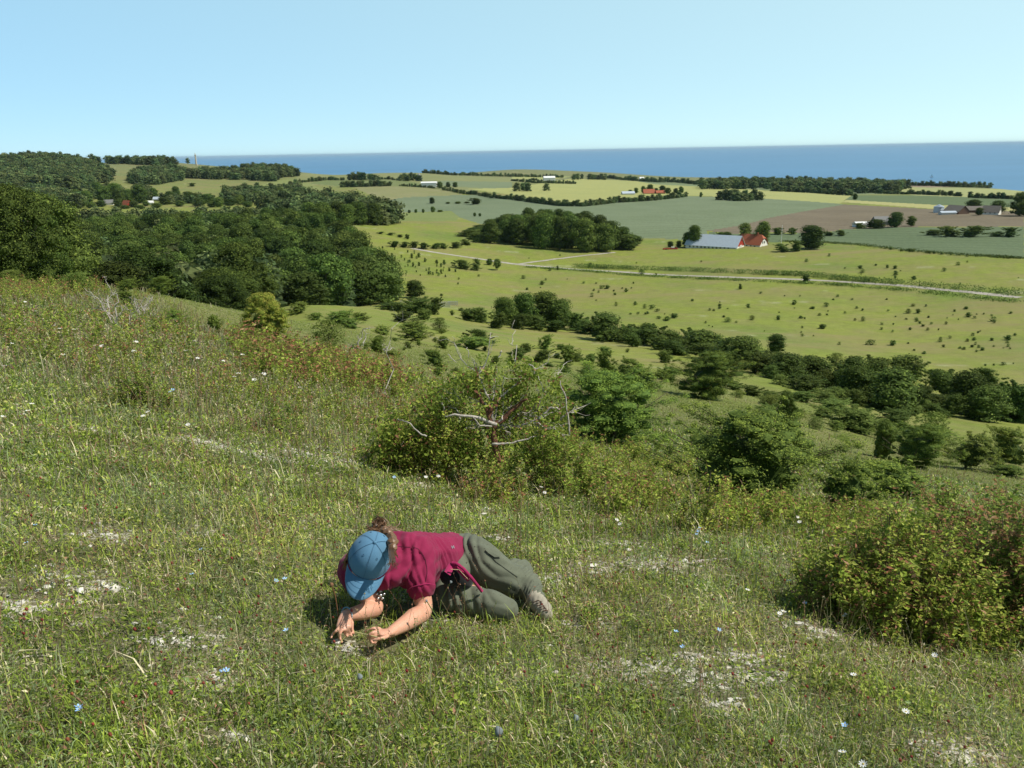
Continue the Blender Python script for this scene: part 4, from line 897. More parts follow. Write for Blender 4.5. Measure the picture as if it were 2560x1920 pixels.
hs('house', 1604, 452, 9, 9, 5, 3, M_WALL, M_WHITE, 'tiny white house by the coast right of the middle', .1)
hs('house', 318, 516, 9, 6, 1.8, 4.0, M_RED, M_TILE, 'red village house with orange roof below the hills', -.55)
hs('house', 273, 512, 8, 6, 2.0, 3.0, M_WALL, M_GREY, 'white village house with grey roof left of the red one', .3)
hs('house', 378, 512, 5, 4, 2.5, 1.5, M_WALL, M_WHITE, 'small white village building right of the red house', .1)
hs('house', 396, 502, 9, 6, 2, 2.2, M_GREY, M_METAL, 'village house with a pale grey roof behind the trees', .1)
# column monument on the hill
mp_ = hit(491, 413)[0]; k_ = depth(mp_)/FPX*1.05; t = empty('column_monument', tuple(mp_)); tag(t, 'tall slender stone column with a figure on top, on the far grassy hill', 'monument')
MB().box((-3.2*k_, -3.2*k_, -1), (3.2*k_, 3.2*k_, 1.5*k_)).build('base', M_STONE, t)
MB().tube([(0, 0, 1.5*k_), (0, 0, 22*k_)], [1.9*k_, 1.5*k_], 10).build('shaft', M_STONE, t); MB().box((-2.2*k_, -2.2*k_, 22*k_), (2.2*k_, 2.2*k_, 23.2*k_)).build('capital', M_STONE, t)
MB().tube([(0, 0, 23.2*k_), (0, 0, 25*k_), (0, 0, 27*k_), (0, 0, 28*k_)], [.9*k_, 1.0*k_, .7*k_, .3*k_], 6).build('statue', M_STONE, t)
for x, y, h_ in ((248+20, 505, 22), (350, 508, 26), (320, 500, 28)):
    p = hit(x, y)[0]; k_ = depth(p)/FPX; tag(MB().tube([(0, 0, -.5), (0, 0, h_*k_*.5)], [.16, .12], 5).build('pole', M_CONC, loc=tuple(p)), 'thin grey pole standing between the village houses', 'pole', 'poles in the village')
# boats
M_SAIL = flatmat('sail', (.85, .85, .83), .8, .03, 1)
for x, y, h_, lab in ((1289, 436, 9, 'white sailboat just off the coast in the middle of the photo'), (2329, 444, 8, 'white sailboat on the sea at the right'), ):
    az, t_ = az_tan(x, y); r = CAMZ/float(t_); k_ = r/FPX; t = empty('sailboat', (r*math.sin(az), r*math.cos(az), 0), -.7); tag(t, lab, 'boat')
    Lb = 6.5*k_; v = [(-Lb/2, -.18*Lb, 1.2), (-Lb/2, .18*Lb, 1.2), (Lb*.1, .2*Lb, 1.2), (Lb*.1, -.2*Lb, 1.2), (Lb/2, 0, 1.4), (-Lb*.42, -.1*Lb, -.3), (-Lb*.42, .1*Lb, -.3), (Lb*.1, .1*Lb, -.3), (Lb*.1, -.1*Lb, -.3), (Lb*.42, 0, -.2)]
    MB().add(v, q=[(0, 1, 2, 3), (0, 5, 6, 1), (0, 3, 8, 5), (1, 6, 7, 2), (5, 8, 7, 6)], t=[(2, 4, 3), (3, 4, 9), (3, 9, 8), (2, 9, 4), (2, 7, 9)]).build('hull', M_WHITE, t)
    MB().tube([(0, 0, 1), (0, 0, h_*k_)], .12, 5).build('mast', M_STEEL, t)
    for nm, q_ in (('mainsail', [(-.1, 0, 2.5), (-Lb*.42, .4, 2.5), (-.1, 0, h_*k_*.97)]), ('jib', [(.15, 0, h_*k_*.85), (Lb*.46, 0, 1.6), (.3, .5, 1.8)])):
        a = np.array(q_, float); MB().add(np.concatenate([a, a+np.array([0, .08, 0])]), t=[(0, 1, 2), (3, 5, 4)]).build(nm, M_SAIL, t)
# gate and pens beyond the wood
M_RUST = flatmat('rusty_red_bars', (.4, .1, .06), .7, .2, 5); M_GALV = flatmat('galvanised_bars', (.5, .52, .52), .5, .1, 5, metal=.4)
def pen(name, x, y, wpx, hpx, mat, label, cat, rows=5, cols=6, rz=0.0):
    p = hit(x, y)[0]; k_ = depth(p)/FPX; W = wpx*k_; H = hpx*k_; m = MB(); th = k_*.45
    for i in range(rows): z = H*(i+.5)/rows; m.tube([(-W/2, 0, z), (W/2, 0, z)], th, 4)
    f = tag(empty(name, tuple(p), rz), label, cat); m.build('bars', mat, f)
    for i in range(cols+1):
        xx = -W/2+W*i/cols; MB().tube([(xx, 0, -.2), (xx, 0, H*1.05)], th*1.3, 5).build('post', mat, f)
pen('gate', 1051, 757, 22, 10, M_RUST, 'red metal gate standing beyond the end of the wood', 'gate', 4, 3)
pen('gate', 1018, 757, 36, 6, M_GALV, 'grey metal rail left of the red gate', 'fence', 3, 4)
pen('sheep_pen', 1112, 768, 26, 14, M_GALV, 'left one of two grey metal pens in the meadow right of the red gate', 'pen', 6, 5)
pen('sheep_pen', 1133, 763, 22, 10, M_GALV, 'right one of two grey metal pens in the meadow right of the red gate', 'pen', 5, 4)
lp = hit(978, 772)[0]; k_ = depth(lp)/FPX; m = MB()
for i in range(5): m.tube([(-16*k_+i*.5, i*.3-.5, .25+.1*(i % 2)), (12*k_+i*.2, i*.25-.6, .3+.12*(i % 2))], .18, 6)
tag(m.build('log_pile', M_DEAD, loc=tuple(lp)), 'pale logs lying under the trees at the end of the wood', 'logs')
# ---------------------------------------------------------------- the person lying on the turf
print('person')
def GH(cx, cy, h, x0=760, y0=1260, s=3.253):
    """world point seen at (cx, cy) of a close-up of the photo, h metres above the turf"""
    d = raydir(x0+cx/s, y0+cy/s); lo, hi = 1.2, 8.0; h = max(h*.82-.014, min(h, .006))
    for _ in range(40):
        m = (lo+hi)/2; p = d*m
        if CAMZ+p[2] > HZ(p[0], p[1])+h: lo = m
        else: hi = m
    return np.array([0, 0, CAMZ])+d*lo
# smooth local ground for the body (plane fit)
_gx, _gy = np.meshgrid(np.linspace(-1.2, .8, 12), np.linspace(2.4, 4.6, 12)); _gz = height(_gx, _gy)
_cf = np.linalg.lstsq(np.stack([_gx.ravel(), _gy.ravel(), np.ones(144)], 1), _gz.ravel(), rcond=None)[0]
def HZ(x, y): return _cf[0]*x+_cf[1]*y+_cf[2]+.01
SCL = .9
def sweep(mb, nodes, up=None, step=.012):
    """nodes: (point, a) or (point, a, b); round or flattened body section swept through the nodes"""
    P = np.array([n[0] for n in nodes]); A = SCL*np.array([n[1] for n in nodes]); B = SCL*np.array([n[2] if len(n) > 2 else n[1] for n in nodes])
    L_ = np.concatenate([[0], np.cumsum(np.linalg.norm(np.diff(P, axis=0), axis=1))]); ns = max(2, int(L_[-1]/step)+1); s = np.linspace(0, L_[-1], ns)
    def cr(Y):  # smooth interpolation
        if len(L_) < 3: return np.interp(s, L_, Y)
        m = np.gradient(Y, L_); i = np.clip(np.searchsorted(L_, s, 'right')-1, 0, len(L_)-2); h = L_[i+1]-L_[i]; t = (s-L_[i])/h
        return (2*t**3-3*t**2+1)*Y[i]+(t**3-2*t**2+t)*h*m[i]+(-2*t**3+3*t**2)*Y[i+1]+(t**3-t**2)*h*m[i+1]
    Q_ = np.stack([cr(P[:, k]) for k in range(3)], 1); a = np.interp(s, L_, A); b = np.interp(s, L_, B)
    v, f = ico(2)
    for i in range(ns):
        if up is None: mb.add(v*a[i]+Q_[i], t=f)
        else:
            u_ = unit(np.asarray(up, float)); T = unit(Q_[min(i+1, ns-1)]-Q_[max(i-1, 0)]); u_ = unit(u_-T*(u_@T)); w_ = np.cross(T, u_)
            mb.add(Q_[i]+v[:, :1]*a[i]*w_+v[:, 1:2]*b[i]*u_+v[:, 2:]*min(a[i], b[i])*T, t=f)
def remesh(mb, voxel, smooth=6, disp=None):
    me = mb.data('tmp', []); o = bpy.data.objects.new('tmp', me); COL.objects.link(o)
    m = o.modifiers.new('r', 'REMESH'); m.mode = 'VOXEL'; m.voxel_size = voxel; m.use_smooth_shade = True
    m = o.modifiers.new('s', 'SMOOTH'); m.iterations = smooth; m.factor = .5
    bpy.context.view_layer.update(); dg = bpy.context.evaluated_depsgraph_get(); out = bpy.data.meshes.new_from_object(o.evaluated_get(dg))
    bpy.data.objects.remove(o); n = len(out.vertices)
    if disp is not None:
        co = np.empty(n*3, np.float32); out.vertices.foreach_get('co', co); no = np.empty(n*3, np.float32); out.vertices.foreach_get('normal', no)
        co = co.reshape(-1, 3).astype(float); no = no.reshape(-1, 3); co += no*disp(co)[:, None]; out.vertices.foreach_set('co', co.astype(np.float32).ravel())
    out.polygons.foreach_set('use_smooth', np.ones(len(out.polygons), bool)); out.update(); return out
def clothmat(name, col, scale=900, var=.1, rough=.85, stain=None, sheen=.3):
    m, nt, out = newmat(name); L = nt.links.new; p = N_(nt, 'ShaderNodeBsdfPrincipled'); p.inputs['Roughness'].default_value = rough; p.inputs['Specular IOR Level'].default_value = .2; p.inputs['Sheen Weight'].default_value = sheen*.3
    tc = N_(nt, 'ShaderNodeTexCoord'); nz = N_(nt, 'ShaderNodeTexNoise'); nz.inputs['Scale'].default_value = 14; nz.inputs['Detail'].default_value = 8; L(tc.outputs['Object'], nz.inputs['Vector'])
    mr = N_(nt, 'ShaderNodeMapRange'); mr.inputs[1].default_value = .3; mr.inputs[2].default_value = .7; mr.inputs[3].default_value = 1-var; mr.inputs[4].default_value = 1+var; L(nz.outputs['Fac'], mr.inputs[0])
    mu = N_(nt, 'ShaderNodeMix', data_type='RGBA', blend_type='MULTIPLY'); mu.inputs[0].default_value = 1; mu.inputs[6].default_value = (*col, 1); L(mr.outputs[0], mu.inputs[7]); last = mu.outputs[2]
    if stain:
        n2 = N_(nt, 'ShaderNodeTexNoise'); n2.inputs['Scale'].default_value = 55; n2.inputs['Detail'].default_value = 3; L(tc.outputs['Object'], n2.inputs['Vector'])
        f = N_(nt, 'ShaderNodeMapRange'); f.inputs[1].default_value = .66; f.inputs[2].default_value = .7; L(n2.outputs['Fac'], f.inputs[0])
        mx = N_(nt, 'ShaderNodeMix', data_type='RGBA'); L(f.outputs[0], mx.inputs[0]); L(last, mx.inputs[6]); mx.inputs[7].default_value = (*stain, 1); last = mx.outputs[2]
    L(last, p.inputs['Base Color'])
    n3 = N_(nt, 'ShaderNodeTexNoise'); n3.inputs['Scale'].default_value = 420; L(tc.outputs['Object'], n3.inputs['Vector'])
    b = N_(nt, 'ShaderNodeBump'); b.inputs['Strength'].default_value = .25; b.inputs['Distance'].default_value = .002; L(n3.outputs['Fac'], b.inputs['Height']); L(b.outputs[0], p.inputs['Normal'])
    L(p.outputs[0], out.inputs[0]); return m
M_SHIRT = clothmat('magenta_cotton', (.235, .014, .058)); M_TROU = clothmat('olive_grey_trousers', (.128, .14, .098), stain=(.05, .05, .035), var=.12); M_CAP = clothmat('blue_cap_cloth', (.095, .215, .335), var=.05)
M_CAPD = clothmat('dark_blue_stitching', (.05, .13, .22)); M_BOOT = clothmat('grass_stained_suede', (.34, .31, .24), stain=(.12, .09, .06), var=.3); M_BLACK = clothmat('black_lining', (.012, .012, .014)); M_PINK = clothmat('raspberry_hem', (.33, .018, .09))
M_HAIR = flatmat('brown_hair', (.16, .085, .04), .45, .35, 60, spec=.5); M_SILVER = flatmat('silver', (.6, .6, .58), .3, .1, 80, metal=.9); M_BRAC = flatmat('blue_beads', (.2, .38, .5), .4, .5, 300); M_LACE = flatmat('brown_laces', (.16, .09, .06), .8, .3, 200)
def skinmat():
    m, nt, out = newmat('skin'); L = nt.links.new; p = N_(nt, 'ShaderNodeBsdfPrincipled'); p.inputs['Roughness'].default_value = .5; p.inputs['Subsurface Weight'].default_value = .12; p.inputs['Subsurface Radius'].default_value = (.012, .004, .002); p.inputs['Subsurface Scale'].default_value = .6
    tc = N_(nt, 'ShaderNodeTexCoord'); nz = N_(nt, 'ShaderNodeTexNoise'); nz.inputs['Scale'].default_value = 40; nz.inputs['Detail'].default_value = 6; L(tc.outputs['Object'], nz.inputs['Vector'])
    mx = N_(nt, 'ShaderNodeMix', data_type='RGBA'); L(nz.outputs['Fac'], mx.inputs[0]); mx.inputs[6].default_value = (.62, .30, .19, 1); mx.inputs[7].default_value = (.70, .39, .27, 1); L(mx.outputs[2], p.inputs['Base Color'])
    b = N_(nt, 'ShaderNodeBump'); b.inputs['Strength'].default_value = .15; b.inputs['Distance'].default_value = .002; L(nz.outputs['Fac'], b.inputs['Height']); L(b.outputs[0], p.inputs['Normal']); L(p.outputs[0], out.inputs[0]); return m
M_SKIN = skinmat()
PO = GH(1000, 800, 0)        # the figure's own origin on the ground
def G(cx, cy, h): return GH(cx, cy, h)-PO
# --- head frame
HC = G(532, 450, .35)
cdir = unit(-raydir(760+532/3.253, 1260+450/3.253)); rr_ = unit(RV-cdir*(RV@cdir)); uu_ = np.cross(cdir, rr_)
th_ = math.radians(16); r2 = rr_*math.cos(th_)+uu_*math.sin(th_)*1; u2 = -rr_*math.sin(th_)+uu_*math.cos(th_)
r2, u2 = rr_*math.cos(th_)-uu_*math.sin(th_), rr_*math.sin(th_)+uu_*math.cos(th_)
if (u2@rr_) < 0: pass
tl = math.radians(33); HZu = cdir*math.cos(tl)+u2*math.sin(tl); HF = -u2*math.cos(tl)+cdir*math.sin(tl); HX = np.cross(HF, HZu)
def hp(x, y, z): return HC+HX*x+HF*y+HZu*z
# --- body, one continuous skin
mb = MB()
C7 = G(735, 360, .34); CH_ = G(860, 450, .29); MID = G(1010, 450, .25); WA = G(1150, 430, .22); HIP = G(1300, 430, .20)
sweep(mb, [(hp(0, -.015, -.01), .083), (hp(0, .0, -.055), .07), (hp(0, .03, -.09), .052)])     # skull to jaw
mb.blob(hp(0, .085, -.045), .028, 2, 0); mb.blob(hp(0, .11, -.062), .014, 2, 0)               # nose
mb.blob(hp(.068, -.01, -.05), .017, 2, 0); mb.blob(hp(-.068, -.01, -.05), .017, 2, 0)
mb.blob(hp(0, .075, -.11), .02, 2, 0); mb.blob(hp(0, .08, -.09), .022, 2, 0)
sweep(mb, [(hp(0, -.05, -.05), .058), (C7, .062)])
sweep(mb, [(C7, .055), (CH_, .09), (MID, .08), (WA, .075), (HIP, .09)])
SHR = G(915, 450, .29); ELR = G(975, 840, .075); WRR = G(712, 1038, .055)
SHL = G(400, 540, .23); ELL = G(575, 835, .065); WRL = G(338, 905, .085)
sweep(mb, [(CH_, .08), (SHR, .062), (G(950, 690, .165), .046), (ELR, .042), (G(890, 925, .07), .043), (G(800, 985, .062), .034), (WRR, .025)])
sweep(mb, [(CH_, .08), (G(600, 540, .25), .08), (SHL, .058), (G(500, 720, .14), .045), (ELL, .041), (G(500, 870, .075), .04), (G(420, 890, .08), .033), (WRL, .025)])
def fing(pts, r=.0082):
    sweep(mb, [(G(*p), r*(1-.09*i)) for i, p in enumerate(pts)], step=.004)
# hand with the stem, on the right
sweep(mb, [(WRR, .025, .019), (G(665, 1048, .06), .031, .017), (G(615, 1050, .06), .036, .015)], up=(0, .3, 1), step=.008)
fing([(612, 1012, .075), (560, 1012, .08), (520, 1028, .066), (497, 1040, .05)]); fing([(606, 1036, .07), (552, 1050, .07), (520, 1078, .05), (532, 1102, .035)], .0085)
fing([(608, 1062, .058), (563, 1082, .05), (540, 1108, .03), (556, 1130, .02)]); fing([(622, 1086, .045), (592, 1110, .03), (578, 1130, .016), (590, 1142, .012)], .007)
fing([(675, 1078, .055), (632, 1092, .06), (590, 1100, .056), (566, 1108, .05)], .0098)
# hand feeling the turf, on the left
sweep(mb, [(WRL, .025, .019), (G(330, 950, .085), .032, .017), (G(325, 995, .072), .035, .015)], up=(.2, -.5, .8), step=.008)
fing([(292, 1000, .07), (258, 1035, .055), (230, 1062, .028), (223, 1088, .010)], .0078); fing([(312, 1020, .065), (291, 1058, .046), (294, 1092, .022), (308, 1122, .008)])
fing([(336, 1022, .062), (333, 1048, .04), (342, 1066, .02), (352, 1078, .010)], .0085); fing([(358, 1005, .068), (368, 1038, .045), (376, 1060, .022), (388, 1072, .010)])
fing([(362, 930, .085), (390, 962, .072), (391, 1012, .046), (402, 1052, .018)], .0095)
# legs inside the trousers
KN = G(1745, 640, .115); AN = G(1890, 790, .07); KN2 = G(1640, 855, .055)
sweep(mb, [(HIP, .10), (G(1430, 470, .2), .085), (G(1600, 570, .155), .07), (KN, .058), (G(1830, 700, .09), .048), (AN, .036), (G(1935, 850, .05), .03)])
sweep(mb, [(HIP, .1), (G(1200, 700, .1), .07), (G(1450, 790, .075), .06), (KN2, .052)])
person = link('person', remesh(mb, .0042, 4), None, tuple(PO)); person.data.materials.append(M_SKIN)
tag(person, 'person in blue cap, magenta T-shirt and olive grey trousers lying on the turf', 'person')
# --- clothes
def fold(A, f, dirs, amp, seed):
    rg = np.random.default_rng(seed)
    def d(co):
        o = np.zeros(len(co))
        for (ctr, dr, lam, ext, a) in dirs:
            dr = unit(np.asarray(dr, float)); q = co-ctr; u = q@dr; w_ = np.exp(-(np.linalg.norm(q, axis=1)/ext)**2)
            o += a*w_*(2*np.abs(np.sin(u*PI/lam+1.3*np.sin(q[:, 2]*27+q[:, 0]*19)+.7*np.sin(q[:, 0]*47)))-1)
        o += amp*np.sin(co@np.array([38, 9, 30.])+2*np.sin(co@np.array([5, 31, -12.])))*np.sin(co@np.array([-11, 27, 19.])+seed)
        return o
    return d
mb = MB()
sweep(mb, [(G(690, 375, .33), .07), (C7+np.array([.0, 0, -.01]), .09), (CH_, .125, .138), (G(940, 450, .26), .12, .135), (G(1020, 455, .24), .12, .135), (G(1140, 440, .215), .118, .132), (G(1200, 425, .205), .116, .13)], up=uu_)
sweep(mb, [(CH_, .1), (SHR, .083), (G(940, 570, .235), .074), (G(952, 668, .18), .069)])
sweep(mb, [(CH_, .1), (G(600, 540, .25), .1), (SHL, .076), (G(430, 620, .18), .07)])
ax = unit(WA-CH_)
shirt = link('t_shirt', remesh(mb, .006, 5, fold(0, 0, [(G(1050, 400, .3), ax, .045, .13, .005), (G(1150, 420, .3), ax+.4*uu_, .035, .09, .0055), (G(850, 450, .35), unit(SHR-C7)+.3*uu_, .06, .13, .011), (G(780, 520, .3), HX, .045, .12, .007), (SHR, uu_-rr_*.6, .045, .09, .006), (G(940, 620, .22), rr_+uu_*.3, .04, .06, .006), (G(790, 380, .36), HX+uu_*.2, .05, .08, .008)], .0028, 1)), person)
shirt.data.materials.append(M_SHIRT)
mb = MB()     # collar and sleeve hems, hem roll at the waist
for (cn, nrm, ra, rb) in ((G(955, 690, .17), ELR-SHR, .06, .06), ):
    n_ = unit(nrm); a_ = unit(np.cross(n_, uu_)); b_ = np.cross(n_, a_); tt = np.linspace(0, 2*PI, 40)
    mb.tube(cn+a_*np.cos(tt)[:, None]*ra+b_*np.sin(tt)[:, None]*rb, .0024, 6, cap=False)
mb.build('hem', M_PINK, shirt, True)
# trousers
mb = MB()
sweep(mb, [(G(1228, 415, .21), .104, .115), (HIP, .12, .13), (G(1400, 450, .215), .105, .115), (G(1500, 515, .19), .097, .104), (G(1620, 590, .15), .086, .092), (KN, .084, .09), (G(1800, 650, .11), .075), (G(1860, 740, .08), .055), (G(1900, 800, .065), .048)], up=uu_)
sweep(mb, [(HIP, .11), (G(1180, 650, .12), .085), (G(1200, 740, .085), .076), (G(1420, 790, .075), .07), (G(1560, 830, .068), .066), (KN2, .062)])
sweep(mb, [(G(1690, 560, .15), .075), (G(1770, 560, .13), .07)])
ax2 = unit(KN-HIP)
trousers = link('trousers', remesh(mb, .006, 4, fold(0, 0, [(G(1290, 330, .3), ax2+uu_*.7, .05, .09, .007), (G(1290, 500, .25), ax2-uu_*.5, .04, .09, .006), (G(1720, 500, .17), ax2+uu_*.1, .042, .07, .010), (G(1800, 600, .14), ax2-uu_*.6, .028, .08, .008), (G(1870, 740, .09), ax2, .02, .06, .005), (G(1200, 740, .12), rr_, .05, .12, .010), (G(1500, 600, .2), ax2*.3+uu_, .09, .15, .005), (G(1400, 420, .25), ax2+uu_*.9, .06, .1, .006)], .003, 2)), person)
trousers.data.materials.append(M_TROU)
def onsurf(cx, cy, obj=trousers, lift=.002):
    """point of a garment seen at this place of the close-up"""
    d = Vector(raydir(760+cx/3.253, 1260+cy/3.253)); o_ = Vector((0, 0, CAMZ))-Vector(PO)
    ok, loc, nrm, _ = obj.ray_cast(o_, d.normalized())
    return (np.array(loc)+np.array(nrm)*lift, np.array(nrm)) if ok else (None, None)
bpy.context.view_layer.update()
def seam(pts, r, mat, name, par, obj=trousers):
    P = []
    for a, b in zip(pts[:-1], pts[1:]):
        for t_ in np.linspace(0, 1, 8)[:-1]:
            q_, _ = onsurf(a[0]+(b[0]-a[0])*t_, a[1]+(b[1]-a[1])*t_, obj)
            if q_ is not None: P.append(q_)
    if len(P) > 2: MB().tube(P, r, 4).build(name, mat, par)
M_DARKT = clothmat('dark_olive_seam', (.045, .05, .038))
seam([(1500, 400), (1560, 470), (1640, 530), (1750, 605)], .0014, M_DARKT, 'seam', trousers)
P = []; gr = [(1478, 380), (1520, 372), (1598, 418), (1590, 438), (1548, 436), (1500, 402)]
pk = [onsurf(*p, lift=.008)[0] for p in gr]
if all(p is not None for p in pk):
    c0 = np.mean(pk, 0); V_ = [c0+cdir*.004]+pk+[p-cdir*.02 for p in pk]; n_ = len(pk)
    MB().add(V_, q=[(1+i, 1+(i+1) % n_, 1+n_+(i+1) % n_, 1+n_+i) for i in range(n_)], t=[(0, 1+i, 1+(i+1) % n_) for i in range(n_)]).build('pocket_flap', M_TROU, trousers)
seam([(1590, 442), (1545, 440), (1497, 406)], .0022, M_DARKT, 'pocket_edge', trousers)
seam([(880, 350), (925, 365), (960, 400), (985, 450), (998, 510), (1000, 570), (985, 650)], .0008, M_BLACK, 'sleeve_seam', shirt, shirt)
seam([(765, 345), (820, 350), (880, 350)], .0007, M_BLACK, 'shoulder_seam', shirt, shirt)
for p0, p1 in (((1196, 345), (1203, 368)), ((1210, 342), (1216, 366))): seam([p0, p1], .0035, M_SILVER, 'buckle', trousers, shirt)
# raspberry jacket edge with zip hanging from the waist, black lining below
def strip(pts, w_, th, mat, name, par):
    P = np.array([G(*p) for p in pts]); k = np.linspace(0, len(P)-1, len(P)*5); P = np.stack([np.interp(k, range(len(P)), P[:, j]) for j in range(3)], 1); T = unit(np.gradient(P, axis=0)); B_ = unit(np.cross(T, cdir)); v = []; n_ = len(P)
    for o1, o2 in ((-1, -1), (1, -1), (1, 1), (-1, 1)): v.append(P+B_*w_/2*o1+cdir*th/2*o2)
    v = np.stack(v, 1).reshape(-1, 3); q = [(4*i+j, 4*i+(j+1) % 4, 4*i+4+(j+1) % 4, 4*i+4+j) for i in range(n_-1) for j in range(4)]
    return MB().add(v, q=q+[(0, 1, 2, 3), (4*n_-1, 4*n_-2, 4*n_-3, 4*n_-4)]).build(name, mat, par, True)
jk = strip([(1165, 565, .27), (1195, 505, .29), (1250, 510, .29), (1330, 590, .25), (1350, 610, .23)], .03, .012, M_PINK, 'waist_bag', person)
strip([(1200, 478, .31), (1240, 484, .31), (1300, 530, .29), (1370, 610, .24), (1450, 715, .15)], .013, .008, M_PINK, 'strap', jk); strip([(1185, 530, .295), (1260, 535, .29), (1335, 615, .245)], .0022, .0125, flatmat('brass_zip', (.3, .24, .14), .4, .1, 80, metal=.6), 'zip', jk)
mb = MB(); sweep(mb, [(G(1170, 590, .22), .04), (G(1240, 590, .22), .05), (G(1300, 620, .19), .045), (G(1330, 635, .17), .03)]); o = link('pouch', remesh(mb, .006, 3), jk); o.data.materials.append(M_BLACK)
# boot
def boot(pts, nm):
    mb = MB(); sweep(mb, [(G(*p[:3]), p[3]) for p in pts]); o = link(nm, remesh(mb, .005, 3, fold(0, 0, [(G(1920, 830, .07), ax2, .03, .07, .0015)], .0015, 3)), person); o.data.materials.append(M_BOOT); return o
b1 = boot([(1880, 775, .075, .047), (1915, 820, .06, .047), (1950, 860, .045, .044), (1965, 893, .034, .036)], 'boot')
for i in range(6): seam([(1862+i*16, 800+i*14), (1905+i*16, 785+i*16), (1940+i*8, 800+i*17)], .0016, M_LACE, 'lace', b1, b1)
# cap
A0, B0, HH = .085, .101, .107
def dome(ph, el, k=1.0): c_ = math.cos(el)**.85 if el < PI/2 else 0; return hp(A0*k*math.cos(ph)*c_, B0*k*math.sin(ph)*c_-.012, -.005+HH*k*math.sin(el)**.95+.0)
nP, nE = 48, 14; v = []; q = []
for j in range(nE):
    for i in range(nP):
        ph = 2*PI*i/nP; el = PI/2*j/(nE-1)*.999; dent = 1-.012*abs(math.cos(3*ph))*0
        v.append(dome(ph, el, 1+.012*math.cos(6*ph)*math.cos(el)-.0*dent))
for j in range(nE-1):
    for i in range(nP): q.append((j*nP+i, j*nP+(i+1) % nP, (j+1)*nP+(i+1) % nP, (j+1)*nP+i))
cap = MB().add(v, q=q).build('cap', M_CAP, person, True)
sm = MB()
for i in range(6): sm.tube([dome(PI/6+i*PI/3, e, 1.014) for e in np.linspace(0, PI/2*.98, 14)], .0008, 4)
sm.tube([dome(a, .03, 1.012) for a in np.linspace(0, 2*PI, 50)], .0012, 4, cap=False); sm.build('stitching', M_CAPD, cap)
MB().blob(dome(0, PI/2*.999, 1.015), .0075, 2, 0).build('button', M_CAP, cap, True)
for i in range(6):
    c_ = dome(i*PI/3, .95, 1.012); n_ = unit(c_-HC); a_ = unit(np.cross(n_, HX+.1)); b_ = np.cross(n_, a_)
    MB().tube([c_+a_*.0035*math.cos(t_)+b_*.0035*math.sin(t_) for t_ in np.linspace(0, 6.283, 12)], .001, 4, cap=False).build('eyelet', M_CAPD, cap)
v = []; q = []; nu, nv = 25, 9
for s_ in (0, 1):
    for i in range(nu):
        a = math.radians(90-68+136*i/(nu-1)); w_ = math.sin((i/(nu-1))*PI)
        for j in range(nv):
            u = j/(nv-1); e = np.array([A0*math.cos(a), B0*math.sin(a)-.012]); out_ = np.array([A0*math.cos(a)*.98, B0*math.sin(a)-.012+.08*w_**.55])
            x_, y_ = e+(out_-e)*u; z_ = -.004-.0*u-.42*x_*x_/.098-.012*u-.012*u*u*w_-.003*s_
            v.append(hp(x_, y_, z_))
for s_ in (0, 1):
    for i in range(nu-1):
        for j in range(nv-1): a = s_*nu*nv+i*nv+j; q.append((a, a+1, a+nv+1, a+nv) if s_ == 0 else (a, a+nv, a+nv+1, a+1))
for i in range(nu-1): a = i*nv+nv-1; q.append((a, a+nu*nv, a+nu*nv+nv, a+nv))
br_ = MB().add(v, q=q).build('brim', M_CAP, cap, True)
st = MB()
for kk in (.35, .6, .85):
    P = []
    for i in range(2, nu-2): P.append(v[i*nv+int(kk*(nv-1))]+HZu*.0012)
    st.tube(P, .0006, 3)
st.build('brim_stitching', clothmat('blue_stitching', (.09, .24, .4)), br_)
# hair: bun above the cap's back opening, loose strands on neck
g = np.random.default_rng(8); mb = MB(); bc = G(612, 172, .42); 
for i in range(150):
    a0 = g.uniform(0, 6.28); R_ = g.uniform(.012, .032); ax_ = unit(g.normal(size=3)+cdir*1.2); e1 = unit(np.cross(ax_, rr_+.01)); e2 = np.cross(ax_, e1); off = g.normal(size=3)*.009
    mb.tube([bc+off+e1*R_*math.cos(a0+t_)+e2*R_*math.sin(a0+t_)*.8 for t_ in np.linspace(0, g.uniform(1.5, 4), 9)], g.uniform(.0012, .0024), 3)
mb.blob(bc, (.024, .024, .022), 2, .1)
for a_, b_, c_, r_ in ((655, 215, .44, .02), (685, 240, .45, .022), (705, 275, .45, .024), (718, 312, .45, .024), (722, 355, .44, .019), (722, 400, .42, .014)): mb.blob(G(a_, b_, c_)+cdir*.012, (r_, r_, r_), 2, .12, a_)
for i in range(110):
    s0 = G(640+g.normal()*26, 205+g.normal()*14, .40); e0 = G(740+g.normal()*30, 245+g.normal()*30, .385); mid_ = (s0+e0)/2+cdir*.015+g.normal(size=3)*.007
    mb.tube([s0, mid_, e0, e0+g.normal(size=3)*.012-uu_*.01], .0013, 3)
for i in range(120):
    s0 = G(695+g.normal()*10, 225+g.normal()*10, .45); e0 = G(722+g.normal()*14, g.uniform(300, 480), .43)+cdir*.012; mb.tube([s0, (s0+e0)/2+cdir*.012+g.normal(size=3)*.003, e0, e0-uu_*.015+g.normal(size=3)*.006], .0014, 3)
for i in range(60):
    a = g.uniform(-.2, .75); s0 = hp(A0*.98, -.03+a*.06, -.01); mb.tube([s0, s0-HZu*.03+HX*.006, s0-HZu*.07+g.normal(size=3)*.01], .0012, 3)
for i in range(60):
    s0 = G(560+g.normal()*30, 215, .40); e0 = G(560+g.uniform(-60, 60), 165+g.uniform(-10, 40), .41); mb.tube([s0, (s0+e0)/2+cdir*.01, e0], .0013, 3)
mb.build('hair', M_HAIR, person)
